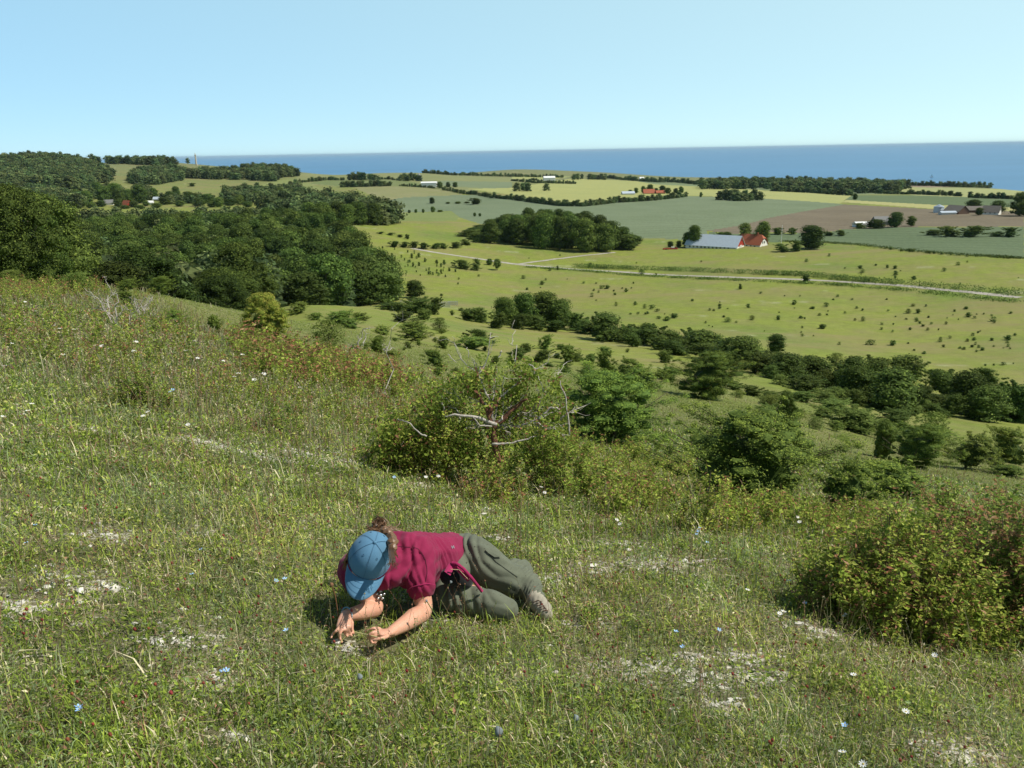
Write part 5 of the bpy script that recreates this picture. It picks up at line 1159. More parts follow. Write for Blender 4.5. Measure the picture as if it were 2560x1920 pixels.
# bracelet and pendant
n_ = unit(WRL-G(420, 890, .08)); a_ = unit(np.cross(n_, uu_)); b_ = np.cross(n_, a_); wc = WRL+(G(420, 890, .08)-WRL)*.1; brc = MB()
for t_ in np.linspace(0, 6.283, 30)[:-1]: brc.blob(wc+(a_*math.cos(t_)+b_*math.sin(t_))*.029, .0036, 1, 0)
brc.build('bracelet', M_BRAC, person, True)
pc = G(622, 742, .14); pm = MB().blob(pc, .009, 2, .05)
for i in range(5): a = 6.283*i/5+.3; pm.blob(pc+(rr_*math.cos(a)+uu_*math.sin(a))*.0155, .0062, 2, 0)
pm.build('pendant', M_SILVER, person, True)
# the stem held between the fingers
s0, s1 = GH(415, 1043, .05), GH(655, 1100, .062)
tag(MB().tube([np.zeros(3), (s1-s0)*.5+np.array([0, 0, .002]), s1-s0], .0026, 6).build('plant_stalk', flatmat('dry_stalk', (.5, .45, .2), .6, .15, 40), loc=tuple(s0)), 'pale yellow green stalk held between the fingers', 'stalk')
for a, b, r in ((CH_, HIP, .12), (HIP, KN, .1), (KN, AN, .07), (AN, G(1965, 890, .03), .045), (G(1180, 700, .1), KN2, .075), (SHR, ELR, .06), (ELR, WRR, .045), (SHL, ELL, .06), (ELL, WRL, .045), (WRL, G(325, 1040, .03), .03), (WRR, G(560, 1080, .03), .03)):
    a = a+PO; b = b+PO; BODY_XY.append((a[0], a[1], b[0], b[1], r*.72))
print('lengths', 'upper arm %.2f forearm %.2f torso %.2f thigh %.2f shin %.2f hand %.2f head-hip %.2f' % tuple(float(np.linalg.norm(x)) for x in (SHR-ELR, ELR-WRR, C7-HIP, HIP-KN, KN-AN, WRR-G(530, 1080, .04), HC-HIP)), 'dist', PO, _cf)
# ---------------------------------------------------------------- near hillside: turf, herbs, flowers, scrub
print('turf')
def PW(x, y, d):
    """point seen at this place of the photo, d metres in front of the camera"""
    v = raydir(x, y); return np.array([0, 0, CAMZ])+v*d
GREENS = [(.22,.315,.05),(.325,.43,.07),(.27,.355,.155),(.5,.52,.15),(.74,.67,.43),(.35,.2,.12),(.1,.155,.035)]
def body_clear(x, y):
    """True where the lying person presses the turf flat"""
    o = np.zeros(x.shape, bool)
    for (ax, ay, bx, by, r) in BODY_XY:
        dx, dy = bx-ax, by-ay; t = np.clip(((x-ax)*dx+(y-ay)*dy)/(dx*dx+dy*dy+1e-9), 0, 1)
        o |= np.hypot(x-ax-t*dx, y-ay-t*dy) < r
    return o
def wpal(x, y, g, pal, base_w):
    """palette choice that drifts over the ground in patches"""
    n = len(x); a = waves(x, y, 1.3, 3); b = waves(x, y, 2.8, 13); c = waves(x, y, .5, 17)
    W = np.tile(np.asarray(base_w, float), (n, 1))
    W[:, 2] *= np.clip(1+2.2*a, .15, 4); W[:, 3] *= np.clip(1+1.8*b, .2, 4); W[:, 4] *= np.clip(1+2.0*c, .2, 4); W[:, 5] *= np.clip(1-2.4*a, .1, 5); W[:, 0] *= np.clip(1-1.2*b, .3, 3)
    W /= W.sum(1)[:, None]; k = (np.cumsum(W, 1) < g.random(n)[:, None]).sum(1).clip(0, len(pal)-1)
    return np.asarray(pal)[k]*(g.uniform(.65, 1.35, n)*(1+.35*waves(x, y, .75, 19)+.2*waves(x, y, .25, 1)))[:, None]
def turf(N, seed, r0, r1):
    g = np.random.default_rng(seed); az = g.uniform(-.72, .72, N); r = np.exp(g.uniform(math.log(r0), math.log(r1), N))
    x = r*np.sin(az); y = r*np.cos(az)
    keep = ~body_clear(x, y) & (g.random(N) > .72*chalkiness(x, y)*np.clip((16-r)/6, 0, 1))
    keep &= g.random(N) < np.clip(.72+.5*waves(x, y, .45, 6), .25, 1)
    return x[keep], y[keep], r[keep], g
VV = []; QQ = []; TT = []; CC = []; nn = 0
def push(v, q, t, c):
    global nn
    VV.append(v); CC.append(c)
    if q is not None: QQ.append(q+nn)
    if t is not None: TT.append(t+nn)
    nn += len(v)
# blades
x, y, r, g = turf(400000, 31, 1.7, 75)
z = height(x, y); n = len(x)
Ln = g.gamma(3.2, .016, n)*np.clip(r/3.6, 1, 5.5)**.8; Ln = np.minimum(Ln, .24-.1*np.clip((r-14)/14, 0, 1)); Ln = Ln*(1-.55*chalkiness(x, y)*np.clip((16-r)/6, 0, 1)); Wd = .0026*np.clip(r/2.6, 1, 30)**.9*g.uniform(.6, 1.4, n)
az = g.uniform(0, 6.283, n); lean = g.beta(1.6, 1.6, n)*1.5; lean = lean+(1.25-lean)*np.clip((r-10)/14, 0, .75); d = np.stack([np.cos(az), np.sin(az), np.zeros(n)], 1); s = np.stack([-np.sin(az+g.normal(size=n)*.5), np.cos(az), np.zeros(n)], 1)
P0 = np.stack([x, y, z-.004], 1); up = np.array([0, 0, 1.0])
mid = P0+d*(Ln*np.sin(lean)*.42)[:, None]+up*(Ln*np.cos(lean*.7)*.55)[:, None]
tip = P0+d*(Ln*np.sin(lean))[:, None]+up*(Ln*np.cos(lean)*.85+.003)[:, None]
w2 = s*(Wd/2)[:, None]
v = np.stack([P0-w2*.8, P0+w2*.8, mid-w2, mid+w2, tip], 1).reshape(-1, 3)
i = np.arange(n)*5
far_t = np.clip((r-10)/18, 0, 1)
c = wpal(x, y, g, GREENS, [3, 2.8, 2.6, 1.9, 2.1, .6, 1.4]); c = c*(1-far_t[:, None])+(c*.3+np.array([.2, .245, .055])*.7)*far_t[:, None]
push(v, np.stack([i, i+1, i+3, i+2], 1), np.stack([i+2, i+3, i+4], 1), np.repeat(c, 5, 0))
# small herb leaves
x, y, r, g = turf(330000, 32, 1.6, 30)
z = height(x, y); n = len(x); sc_ = np.clip(r/3.2, 1, 8)
P = np.stack([x, y, z+g.uniform(.003, .035, n)*np.clip(sc_, 1, 3)], 1)
Nn = unit(g.normal(size=(n, 3))*.9+np.array([0, -.2, .7]))
v, q, _ = leaves(g, P, Nn, .5, .42, [(1, 1, 1)], [1], fold=.06)
v = P.repeat(4, 0)+(v-P.repeat(4, 0))*(2*.0155*sc_).repeat(4)[:, None]
c = wpal(x, y, g, GREENS, [3.8, 3.6, 3, 1.4, .6, .6, 2.2])
push(v, q, None, np.repeat(c, 4, 0))
# larger leaves of rosettes and creeping herbs, in colonies
x, y, r, g = turf(120000, 33, 1.6, 9); k = waves(x, y, .6, 14)+.5*waves(x, y, .22, 3) > .28; x, y, r = x[k], y[k], r[k]; z = height(x, y); n = len(x)
P = np.stack([x, y, z+g.uniform(.01, .05, n)], 1); v, q, _ = leaves(g, P, unit(g.normal(size=(n, 3))*.7+np.array([0, -.1, .8])), .5, .5, [(1, 1, 1)], [1], fold=.08)
v = P.repeat(4, 0)+(v-P.repeat(4, 0))*(2*.022*np.clip(r/4, .9, 2)).repeat(4)[:, None]
push(v, q, None, np.repeat(wpal(x, y, g, GREENS, [4, 5, 2, 1, .1, .3, 2.5]), 4, 0))
# dead thatch lying flat
x, y, r, g = turf(90000, 34, 1.6, 12); k = waves(x, y, .7, 20) > .1; x, y, r = x[k], y[k], r[k]; z = height(x, y); n = len(x)
P = np.stack([x, y, z+g.uniform(.004, .02, n)], 1); v, q, _ = leaves(g, P, unit(g.normal(size=(n, 3))*.25+np.array([0, -.1, 1])), .5, .09, [(1, 1, 1)], [1])
v = P.repeat(4, 0)+(v-P.repeat(4, 0))*(2*.04*np.clip(r/4, .9, 2)).repeat(4)[:, None]
push(v, q, None, np.repeat(np.array([(.62, .56, .38), (.5, .4, .26), (.36, .22, .14)])[g.integers(0, 3, n)]*g.uniform(.7, 1.2, n)[:, None], 4, 0))
tag(link('grass', mesh_data('grass', np.concatenate(VV), [np.concatenate(QQ), np.concatenate(TT)], np.concatenate(CC), [M_GRASS])), 'short flowery chalk turf of grass blades and small herb leaves covering the hillside', 'grass', None, 'stuff')
# tall thin stems with seed heads
def stems(name, N, seed, r0, r1, hl, cols, label, head=True, dens=None, wid=.0016):
    g = np.random.default_rng(seed); az = g.uniform(-.72, .72, N); r = np.exp(g.uniform(math.log(r0), math.log(r1), N)); x = r*np.sin(az); y = r*np.cos(az)
    k = ~body_clear(x, y)
    if dens is not None: k &= g.random(N) < dens(x, y)
    x, y, r = x[k], y[k], r[k]; n = len(x); z = height(x, y); H = g.uniform(*hl, n); th = g.uniform(0, 6.28, n); ln = g.uniform(.05, .45, n)*H
    W = wid*np.clip(r/2.6, 1, 30)
    P0 = np.stack([x, y, z], 1); d = np.stack([np.cos(th), np.sin(th), 0*th], 1); s = np.stack([np.ones(n), g.normal(size=n)*.3, 0*th], 1)*(W/2)[:, None]
    M_ = P0+d*(ln*.35)[:, None]+np.array([0, 0, 1])*(H*.55)[:, None]; T_ = P0+d*ln[:, None]+np.array([0, 0, 1])*H[:, None]
    v = np.stack([P0-s, P0+s, M_-s*.8, M_+s*.8, T_-s*.5, T_+s*.5], 1).reshape(-1, 3); i = np.arange(n)*6
    q = np.concatenate([np.stack([i, i+1, i+3, i+2], 1), np.stack([i+2, i+3, i+5, i+4], 1)])
    c = np.asarray(cols)[g.integers(0, len(cols), n)]*g.uniform(.7, 1.2, n)[:, None]
    V_ = [v]; Q_ = [q]; C_ = [np.repeat(c, 6, 0)]
    if head:
        m = 5; Pm = T_.repeat(m, 0)-np.tile(np.linspace(0, 1, m), n)[:, None]*((T_-M_)*.5).repeat(m, 0)+g.normal(size=(n*m, 3))*.002*np.clip(r/4, 1, 5).repeat(m)[:, None]
        vv, qq, _ = leaves(g, Pm, unit(g.normal(size=(n*m, 3))), .5, .5, [(1, 1, 1)], [1]); vv = Pm.repeat(4, 0)+(vv-Pm.repeat(4, 0))*(2*.008*np.clip(r/3.5, 1, 5)).repeat(4*m)[:, None]
        V_.append(vv); Q_.append(qq+len(v)); C_.append(np.repeat(c*1.1, 4*m, 0))
    return tag(link(name, mesh_data(name, np.concatenate(V_), [np.concatenate(Q_)], np.concatenate(C_), [M_GRASS])), label, 'grass', None, 'stuff')
stems('seeding_grass', 6000, 41, 1.8, 40, (.08, .26), [(.5,.42,.24),(.34,.2,.12),(.42,.34,.18),(.26,.28,.1),(.3,.16,.1)], 'thin tan and reddish seeding grass stems standing above the turf')
def leftband(x, y): 
    sx, sy = project(np.stack([x, y, height(x, y)], 1)); return np.where(inpoly(sx, sy, [(0,690),(280,690),(450,760),(640,860),(1000,930),(1080,1000),(950,1150),(500,1080),(0,960)]), .9, .05)
stems('dry_grass', 30000, 42, 4, 60, (.12, .34), [(.6,.54,.36),(.45,.32,.2),(.54,.47,.3),(.38,.24,.15),(.4,.41,.2),(.32,.36,.14)], 'dry straw coloured and reddish grass on the brow of the hill', dens=leftband, wid=.002)
# red flower heads, countless
g = np.random.default_rng(43); n = 420; az = g.uniform(-.62, .62, n); r = np.exp(g.uniform(math.log(2.0), math.log(6.5), n)); x = r*np.sin(az); y = r*np.cos(az); k = ~body_clear(x, y); x, y = x[k], y[k]; z = height(x, y)
m = MB(); iv, if_ = ico(1)
for X, Y, Z_ in zip(x, y, z):
    h_ = g.uniform(.04, .14); l = g.normal(size=2)*.02; rr = g.uniform(.0035, .0065)
    m.add(np.array([(X, Y, Z_), (X+.0015, Y, Z_), (X+l[0]+.001, Y+l[1], Z_+h_), (X+l[0], Y+l[1], Z_+h_)]), [(0, 1, 2, 3)], c=(.16, .12, .05))
    m.add(iv*rr*np.array([1, 1, 1.25])*(1+.25*np.sin(iv[:, :1]*9)*np.sin(iv[:, 2:]*9))+np.array([X+l[0], Y+l[1], Z_+h_]), t=if_, c=np.array([.33, .07, .06])*g.uniform(.6, 1.3)*np.array([1, g.uniform(.8, 1.7), 1]))
tag(link('red_flower_heads', m.data('red_flower_heads', [M_GRASS])), 'tiny red brown burnet flower heads scattered through the turf', 'flowers', None, 'stuff')
# chalk rubble
g = np.random.default_rng(44); m = MB(); iv, if_ = ico(1)
for cx, cy, rr in CH:
    for _ in range(int(26*rr/.2)):
        a = g.uniform(0, 6.28); q_ = abs(g.normal())*.55*rr; X = cx+math.cos(a)*q_*1.5; Y = cy+math.sin(a)*q_
        if body_clear(np.array([X]), np.array([Y]))[0]: continue
        s_ = g.gamma(2, .0035)+.002; sc_ = np.array([1, g.uniform(.6, 1), g.uniform(.35, .7)])*s_
        m.add(iv*(1+.3*g.normal(size=(len(iv), 1)))*sc_+np.array([X, Y, float(height(X, Y))+s_*.25]), t=if_, c=np.array([.62, .59, .52])*g.uniform(.75, 1.15))
tag(link('chalk_rubble', m.data('chalk_rubble', [flatmat('chalk', (.62, .59, .52), .95, .12, 60, attr=True)])), 'white chalk rubble lying on the bare patches between the turf', 'chalk', None, 'stuff')
# scrubby undergrowth
LPAL = [(.22,.31,.045),(.33,.41,.065),(.44,.47,.11),(.14,.21,.035),(.34,.18,.09),(.44,.28,.16)]
def sprig(seed, H=.28, nst=4, per=16, leaf=.029, wts=(3, 4, 2.4, 2, .8, .6), redtop=.4, spread=.45):
    g = np.random.default_rng(seed); mb = MB()
    for s_ in range(nst):
        a = g.uniform(0, 6.28); L_ = H*g.uniform(.6, 1.1); sp = g.uniform(.1, spread)*L_
        t = np.linspace(0, 1, 5); pts = np.stack([math.cos(a)*sp*t**1.3, math.sin(a)*sp*t**1.3, L_*t], 1)+g.normal(size=(5, 3))*.006
        pts[0] = (g.normal()*.02, g.normal()*.02, -.01)
        w_ = .0013; q = []; v = []
        for p in pts: v += [p-np.array([w_, 0, 0]), p+np.array([w_, 0, 0])]
        for i in range(4): q.append((2*i, 2*i+1, 2*i+3, 2*i+2))
        mb.add(v, q, c=(.2, .15, .06))
        u = g.uniform(.2, 1, per); P = np.stack([np.interp(u, t, pts[:, k]) for k in range(3)], 1); o = unit(g.normal(size=(per, 3))*np.array([1, 1, .5])); P = P+o*leaf*.6
        vv, qq, cc = leaves(g, P, unit(np.cross(o, g.normal(size=(per, 3)))+np.array([0, 0, .7])), leaf, .5, LPAL, wts, fold=.1)
        red = (u > .72) & (g.random(per) < redtop); rr = np.repeat(red, 4); cc[rr] = np.array([.36, .17, .09])*g.uniform(.7, 1.3)
        mb.add(vv, q=qq, c=cc)
    return np.concatenate(mb.v), np.concatenate(mb.q), np.concatenate(mb.c)
SPR = [sprig(60+i, redtop=.2, wts=(3, 4, 3, 2, .4, .4)) for i in range(6)]; SPG = [sprig(70+i, wts=(3, 4, 3, 3, .15, .2), redtop=.08) for i in range(5)]
SPR2 = [sprig(80+i, wts=(2, 3, 2, 1.2, 2.2, 2), redtop=.65) for i in range(4)]
def under(name, spec, label, clump=-9):
    vs = []; qs = []; cs = []; n = 0; g = np.random.default_rng(len(spec)*7+3)
    for poly, N, hs_, protos in spec:
        pa = np.array(poly, float); xs = []; ys = []
        while len(xs) < N:
            X = g.uniform(pa[:, 0].min(), pa[:, 0].max(), N); Y = g.uniform(pa[:, 1].min(), pa[:, 1].max(), N); k = inpoly(X, Y, pa); xs += list(X[k]); ys += list(Y[k])
        P = hit(xs[:N], ys[:N]); P = P[~np.isnan(P[:, 0])]; P = P[~body_clear(P[:, 0], P[:, 1])]
        for p in P:
            r = math.hypot(p[0], p[1])
            if r > 60 or waves(p[0], p[1], 1.1+.06*r, 12)+.15*g.normal() < clump: continue
            v, q, c_ = protos[g.integers(len(protos))]; a = g.uniform(0, 6.28); ca, sa_ = math.cos(a), math.sin(a); s_ = g.uniform(*hs_)*np.clip(r/9, 1, 1.9)
            w_ = s_*g.uniform(.9, 1.3)
            vs.append(np.stack([(v[:, 0]*ca-v[:, 1]*sa_)*w_+p[0], (v[:, 0]*sa_+v[:, 1]*ca)*w_+p[1], v[:, 2]*s_+p[2]-.01], -1)); qs.append(q+n); cs.append(c_*g.uniform(.75, 1.2)); n += len(v)
    return tag(link(name, mesh_data(name, np.concatenate(vs), [np.concatenate(qs)], np.concatenate(cs), [M_LEAF])), label, 'scrub', None, 'stuff')
under('undergrowth', [([(0,700),(280,700),(450,770),(640,870),(980,930),(1020,1000),(980,1110),(700,1060),(400,980),(150,940),(0,880)], 850, (.45, 1.1), SPR+SPR2[:2]+SPG),
 ([(0,690),(250,690),(280,740),(0,760)], 260, (.8, 1.5), SPG+SPR2), ([(560,860),(1000,910),(1010,1010),(640,960)], 420, (.8, 1.5), SPR+SPR2)], 'low reddish and green scrub of leafy shoots on the brow of the hill')
under('undergrowth', [([(960,980),(1080,960),(1420,1030),(1500,1150),(1440,1240),(1180,1230),(980,1120)], 520, (.9, 1.6), SPR+SPG), ([(1380,1130),(1560,1110),(1720,1170),(1800,1260),(2060,1320),(2040,1440),(1900,1400),(1700,1330),(1480,1290)], 900, (.6, 1.25), SPG+SPR),
 ([(1740,1210),(2000,1270),(2559,1330),(2559,1420),(2100,1400),(1850,1330)], 460, (.6, 1.1), SPG+SPR)], 'low yellow green leafy scrub between the junipers and the turf', .0)
def sprigbush(x, y, wpx, hpx, N, protos, label, name='leafy_bush', leafscale=1.0, seed=0, dome=.8, redtop=0.0):
    """a bush of many leafy shoots"""
    p = hit(x, y)[0]; k_ = depth(p)/FPX; W = wpx*k_; H = hpx*k_; g = np.random.default_rng(seed+17)
    vs = []; qs = []; cs = []; n = 0; mb = MB()
    for i in range(N):
        a = g.uniform(0, 6.28); rr = math.sqrt(g.random())*W/2; X, Y = math.cos(a)*rr, math.sin(a)*rr*.7; hh = H*(1-dome*(rr/(W/2))**2)*g.uniform(.55, 1.0)
        gz = float(height(p[0]+X, p[1]+Y))-p[2]
        for z0 in np.arange(0, max(hh-.12, .02), .11):
            pr_ = SPR2 if (g.random() < redtop and z0 > hh-.35) else protos
            v, q, c_ = pr_[g.integers(len(pr_))]; s_ = leafscale*g.uniform(.8, 1.15); b = g.uniform(0, 6.28); ca, sa_ = math.cos(b), math.sin(b)
            jx, jy = g.normal(size=2)*.035; top = z0 > hh-.26
            vs.append(np.stack([(v[:, 0]*ca-v[:, 1]*sa_)*s_*1.25+X+jx, (v[:, 0]*sa_+v[:, 1]*ca)*s_*1.25+Y+jy, v[:, 2]*s_*(.9 if top else .7)+z0+gz], -1)); qs.append(q+n); cs.append(c_*g.uniform(.8, 1.2)); n += len(v)
        if i % 3 == 0: mb.tube([(X*.5, Y*.5, gz-.03), (X*.8, Y*.8, gz+hh*.5), (X, Y, gz+hh*.95)], [.006, .004, .002], 4)
    t = empty(name, tuple(p)); tag(t, label, 'bush'); link('foliage', mesh_data('foliage', np.concatenate(vs), [np.concatenate(qs)], np.concatenate(cs), [M_LEAF]), t); mb.build('stems', M_BARK, t)
    return t
sprigbush(365, 1025, 150, 140, 26, SPG+SPR[:2], 'bright green leafy bush in the turf on the left', seed=1, leafscale=.9)
sprigbush(705, 1085, 90, 190, 9, SPG+SPR[:1], 'narrow upright leafy shrub in the grass above the person', seed=2, leafscale=.9)
sprigbush(2240, 1560, 520, 340, 120, SPG+SPR[:3], 'large green leafy bush with dark shade beneath at the right', seed=3, leafscale=.85, dome=.75)
sprigbush(2530, 1590, 460, 430, 110, SPG+SPR[:4]+SPR2[:1], 'tall leafy bush with red shoots at the right edge', seed=4, leafscale=.85, dome=.6, redtop=.6)
sprigbush(2420, 1440, 480, 270, 80, SPR2+SPR, 'red leaved bush behind the large green bush at the right', seed=5, leafscale=.9, dome=.7)
sprigbush(1750, 1330, 150, 200, 14, SPG+SPR, 'loose leafy bush in front of the largest juniper', seed=6, leafscale=.75)
sprigbush(1480, 1560, 110, 70, 8, SPG+SPR[:2], 'small leafy plant just right of the boot', name='leafy_plant', seed=7, leafscale=.4)
sprigbush(1110, 1205, 300, 230, 40, SPG+SPR, 'leafy shoots growing up through the left side of the dead branched juniper', seed=8, leafscale=.95)
sprigbush(1245, 1262, 200, 150, 16, SPG+SPR2, 'reddish leafy shoots hiding the foot of the dead branched juniper', seed=18, leafscale=.9)
sprigbush(1400, 1245, 300, 230, 42, SPG+SPR, 'leafy shoots growing at the right foot of the dead branched juniper', seed=9, leafscale=.9)
# bare twigs and dead wood
def twigs(base, tips, r0, seed, depth_=3, jit=.2, n=3):
    """branches from base to each tip, forking into twigs"""
    g = np.random.default_rng(seed); mb = MB()
    def grow(a, b, r, lv):
        L_ = np.linalg.norm(b-a); k = 5; t = np.linspace(0, 1, k)[:, None]
        pts = a+(b-a)*t; pts[1:-1] += g.normal(size=(k-2, 3))*L_*.09
        mb.tube(pts, np.linspace(r, r*.45, k), 5 if r > .008 else 3)
        if lv <= 0: return
        for i in range(n):
            u = g.integers(1, k); s_ = pts[u]; d = unit(unit(b-a)+g.normal(size=3)*.75)
            grow(s_, s_+d*L_*g.uniform(.3, .6), r*.5, lv-1)
    for tp in tips: grow(np.asarray(base, float), np.asarray(tp, float), r0, depth_)
    return mb
db = hit(1240, 1235)[0]; D = depth(db)
def cp(cx, cy, dd=0.0): return PW(960+cx/4.424, 850+cy/4.424, D+dd)-db
t = empty('dead_branched_juniper', tuple(db)); tag(t, 'half dead juniper with twisted grey branches and patchy green foliage in mid slope', 'bush')
m = MB()
def br(pts, r0, r1, mb=m, sides=7):
    pts = np.array([cp(*p) for p in pts]); k = np.linspace(0, len(pts)-1, len(pts)*3); pts = np.stack([np.interp(k, range(len(pts)), pts[:, j]) for j in range(3)], 1)+np.random.default_rng(int(abs(pts[0, 0])*99)).normal(size=(len(k), 3))*.006
    mb.tube(pts, np.linspace(r0, r1, len(pts)), sides)
br([(1240, 1520), (1260, 1250), (1190, 980), (1160, 800), (1020, 590), (985, 450)], .038, .012)
br([(1190, 980), (1330, 850), (1500, 700), (1580, 660, -.1)], .03, .01); br([(1160, 800), (1250, 680), (1150, 600)], .03, .012)
m.build('trunk', flatmat('red_brown_bark', (.16, .075, .045), .9, .4, 20, bump=.5), t, True)
def db_(pts, r0, r1):
    q_ = MB(); br(pts, r0*.55, r1*.7, q_); q_.build('dead_branch', M_DEAD, t, True)
db_([(1240, 940, -.1), (1000, 845, -.2), (760, 830, -.25), (660, 850, -.25)], .035, .008); db_([(1180, 950, -.1), (1060, 940, -.2), (980, 860, -.25)], .016, .006)
db_([(1680, 1060, .1), (1720, 880), (1850, 740), (1930, 770)], .035, .012); db_([(2050, 1050), (2040, 850), (2000, 620), (1940, 450)], .017, .006); db_([(1950, 880), (2010, 820), (2100, 800)], .02, .006)
db_([(480, 1060, -.2), (380, 1020, -.2), (240, 900, -.2), (150, 880, -.1)], .016, .006); db_([(850, 880, -.1), (800, 760), (700, 720)], .012, .004)
db_([(1180, 1150, -.1), (1400, 1140, -.1), (1600, 1090, -.1), (1790, 1060, 0)], .025, .006); db_([(1650, 340, 0), (1700, 400), (1760, 540)], .012, .005); db_([(1600, 270), (1680, 320), (1760, 290)], .012, .004)
db_([(920, 80, .1), (930, 200, .1)], .008, .004); db_([(1310, 110, .1), (1260, 200, .1)], .014, .006); db_([(700, 160), (800, 250)], .01, .004); db_([(640, 690), (670, 760), (650, 840)], .014, .005)
g = np.random.default_rng(5); tips = [cp(g.uniform(500, 2000), g.uniform(250, 1000), g.uniform(0, .5)) for _ in range(9)]
tw = twigs(cp(1200, 950), tips, .012, 6, 2, n=4); tw.build('twigs', M_DEAD, t)
m3 = MB(); P = []
for _ in range(520):
    a = g.uniform(0, 6.28); cx = g.uniform(-100, 2050); hi = np.interp(cx, [-100, 300, 550, 800, 1100, 1400, 1500, 1700, 1800, 2050], [1000, 800, 560, 350, 230, 330, 230, 260, 330, 700])+g.uniform(-40, 160); cy = hi+(1350-hi)*g.random()**1.3
    if math.sin(cx*.011+1.3*math.sin(cy*.009))*math.sin(cy*.014+cx*.004) < -.12: continue
    c_ = cp(cx, cy, g.uniform(-.12, .6)); nn_ = int(g.uniform(25, 80)); P.append(c_+g.normal(size=(nn_, 3))*np.array([.07, .07, .035])*g.uniform(.6, 1.4))
P = np.concatenate(P); v, q, c = leaves(g, P, unit(g.normal(size=P.shape)+np.array([.2, 0, .4])), .046, .42, [(.13,.2,.03),(.22,.31,.05),(.33,.4,.075),(.33,.17,.09)], [3, 4, 2, 1])
m3.add(v, q=q, c=c); m3.build('foliage', M_LEAF, t)
def deadwood(name, x, y, pts, r0, label, seed=1, lv=2, n=3, group=None, cat='dead wood'):
    p = hit(x, y)[0]; d = depth(p); o = [PW(a, b, d+dd)-p for a, b, dd in pts]
    mb = twigs(np.zeros(3), o, r0, seed, lv, n=n); return tag(mb.build(name, M_DEAD, loc=tuple(p)), label, cat, group)
deadwood('dead_shrub', 290, 815, [(245, 745, 0), (270, 738, .4), (292, 735, -.3), (260, 775, .3)], .02, 'bleached dead shrub with bare forked branches at the left', 1, 2, 4)
deadwood('dead_shrub', 318, 818, [(345, 770, 0), (330, 790, .2)], .015, 'small bleached dead shrub between the two larger ones', 2, 2, 3)
deadwood('dead_shrub', 358, 795, [(362, 742, 0), (378, 750, .3), (335, 745, .2), (385, 790, -.2)], .018, 'right hand bleached dead shrub beside the dark juniper', 3, 2, 4)
deadwood('dead_shrub', 960, 882, [(972, 862, 0), (980, 868, .5), (955, 860, 0)], .03, 'grey dead twigs beside the small juniper above centre', 4, 2, 4)
deadwood('dead_tree', 975, 1010, [(976, 850, 0)], .012, 'thin bare dead stem rising above the scrub left of the dead branched juniper', 5, 2, 2)
deadwood('dead_tree', 885, 900, [(905, 830, 0), (915, 845, .3)], .04, 'small bare crooked sapling above the centre of the slope', 6, 2, 3)
def lyingwood(name, pts, r0, label, group=None):
    P = hit([a for a, b in pts], [b for a, b in pts]); k = np.linspace(0, len(P)-1, len(P)*3); Q_ = np.stack([np.interp(k, range(len(P)), P[:, j]) for j in range(3)], 1); Q_[:, 2] += r0*.9
    Q_ += np.random.default_rng(int(pts[0][0])).normal(size=Q_.shape)*r0*.35; o = Q_[0].copy()
    return tag(MB().tube(Q_-o, np.linspace(r0, r0*.45, len(Q_)), 7).build(name, M_DEAD, None, True, tuple(o)), label, 'dead wood', group)
lyingwood('fallen_branch', [(955, 1108), (985, 1116), (1015, 1118), (1055, 1112)], .05, 'thick bleached branch lying at the left foot of the dead branched juniper')
lyingwood('fallen_branch', [(946, 1095), (955, 1108), (968, 1118)], .03, 'short bleached branch stub touching the thick fallen branch')
lyingwood('fallen_log', [(622, 884), (650, 887), (672, 904), (700, 920)], .11, 'grey weathered log lying in the scrub right of the white flowers')
lyingwood('stick', [(343, 856), (370, 862), (415, 872)], .01, 'long thin pale stick lying in the upper left scrub')
lyingwood('stick', [(25, 1651), (70, 1644), (120, 1642)], .005, 'thin white stick lying in the turf at the lower left')
lyingwood('stick', [(728, 1846), (752, 1814), (800, 1778)], .005, 'curved pale stem lying in the turf below the person')
lyingwood('stick', [(240, 1310), (275, 1328)], .005, 'short pale stick beside the chalk patch on the left')
lyingwood('stick', [(1735, 1412), (1778, 1402), (1825, 1406)], .012, 'white bleached stick lying right of the person')
lyingwood('stick', [(1675, 1370), (1712, 1374)], .008, 'small white stick below the loose leafy bush')
lyingwood('stick', [(130, 947), (178, 946)], .02, 'pale piece of wood lying in the left turf')
# upright stems of the bushes at the right
for pts, lab in (([(2325, 1560), (2350, 1430), (2385, 1310)], 'long bare stem rising through the right hand bushes, left one'), ([(2360, 1510), (2390, 1400), (2420, 1330)], 'thinner bare stem rising through the right hand bushes, right one')):
    p = hit(*pts[0])[0]; d = depth(p); Q_ = [PW(a, b, d+.05*i)-p for i, (a, b) in enumerate(pts)]
    tag(MB().tube(Q_, [.007, .005, .003], 5).build('bare_stem', M_BARK, loc=tuple(p)), lab, 'stem')
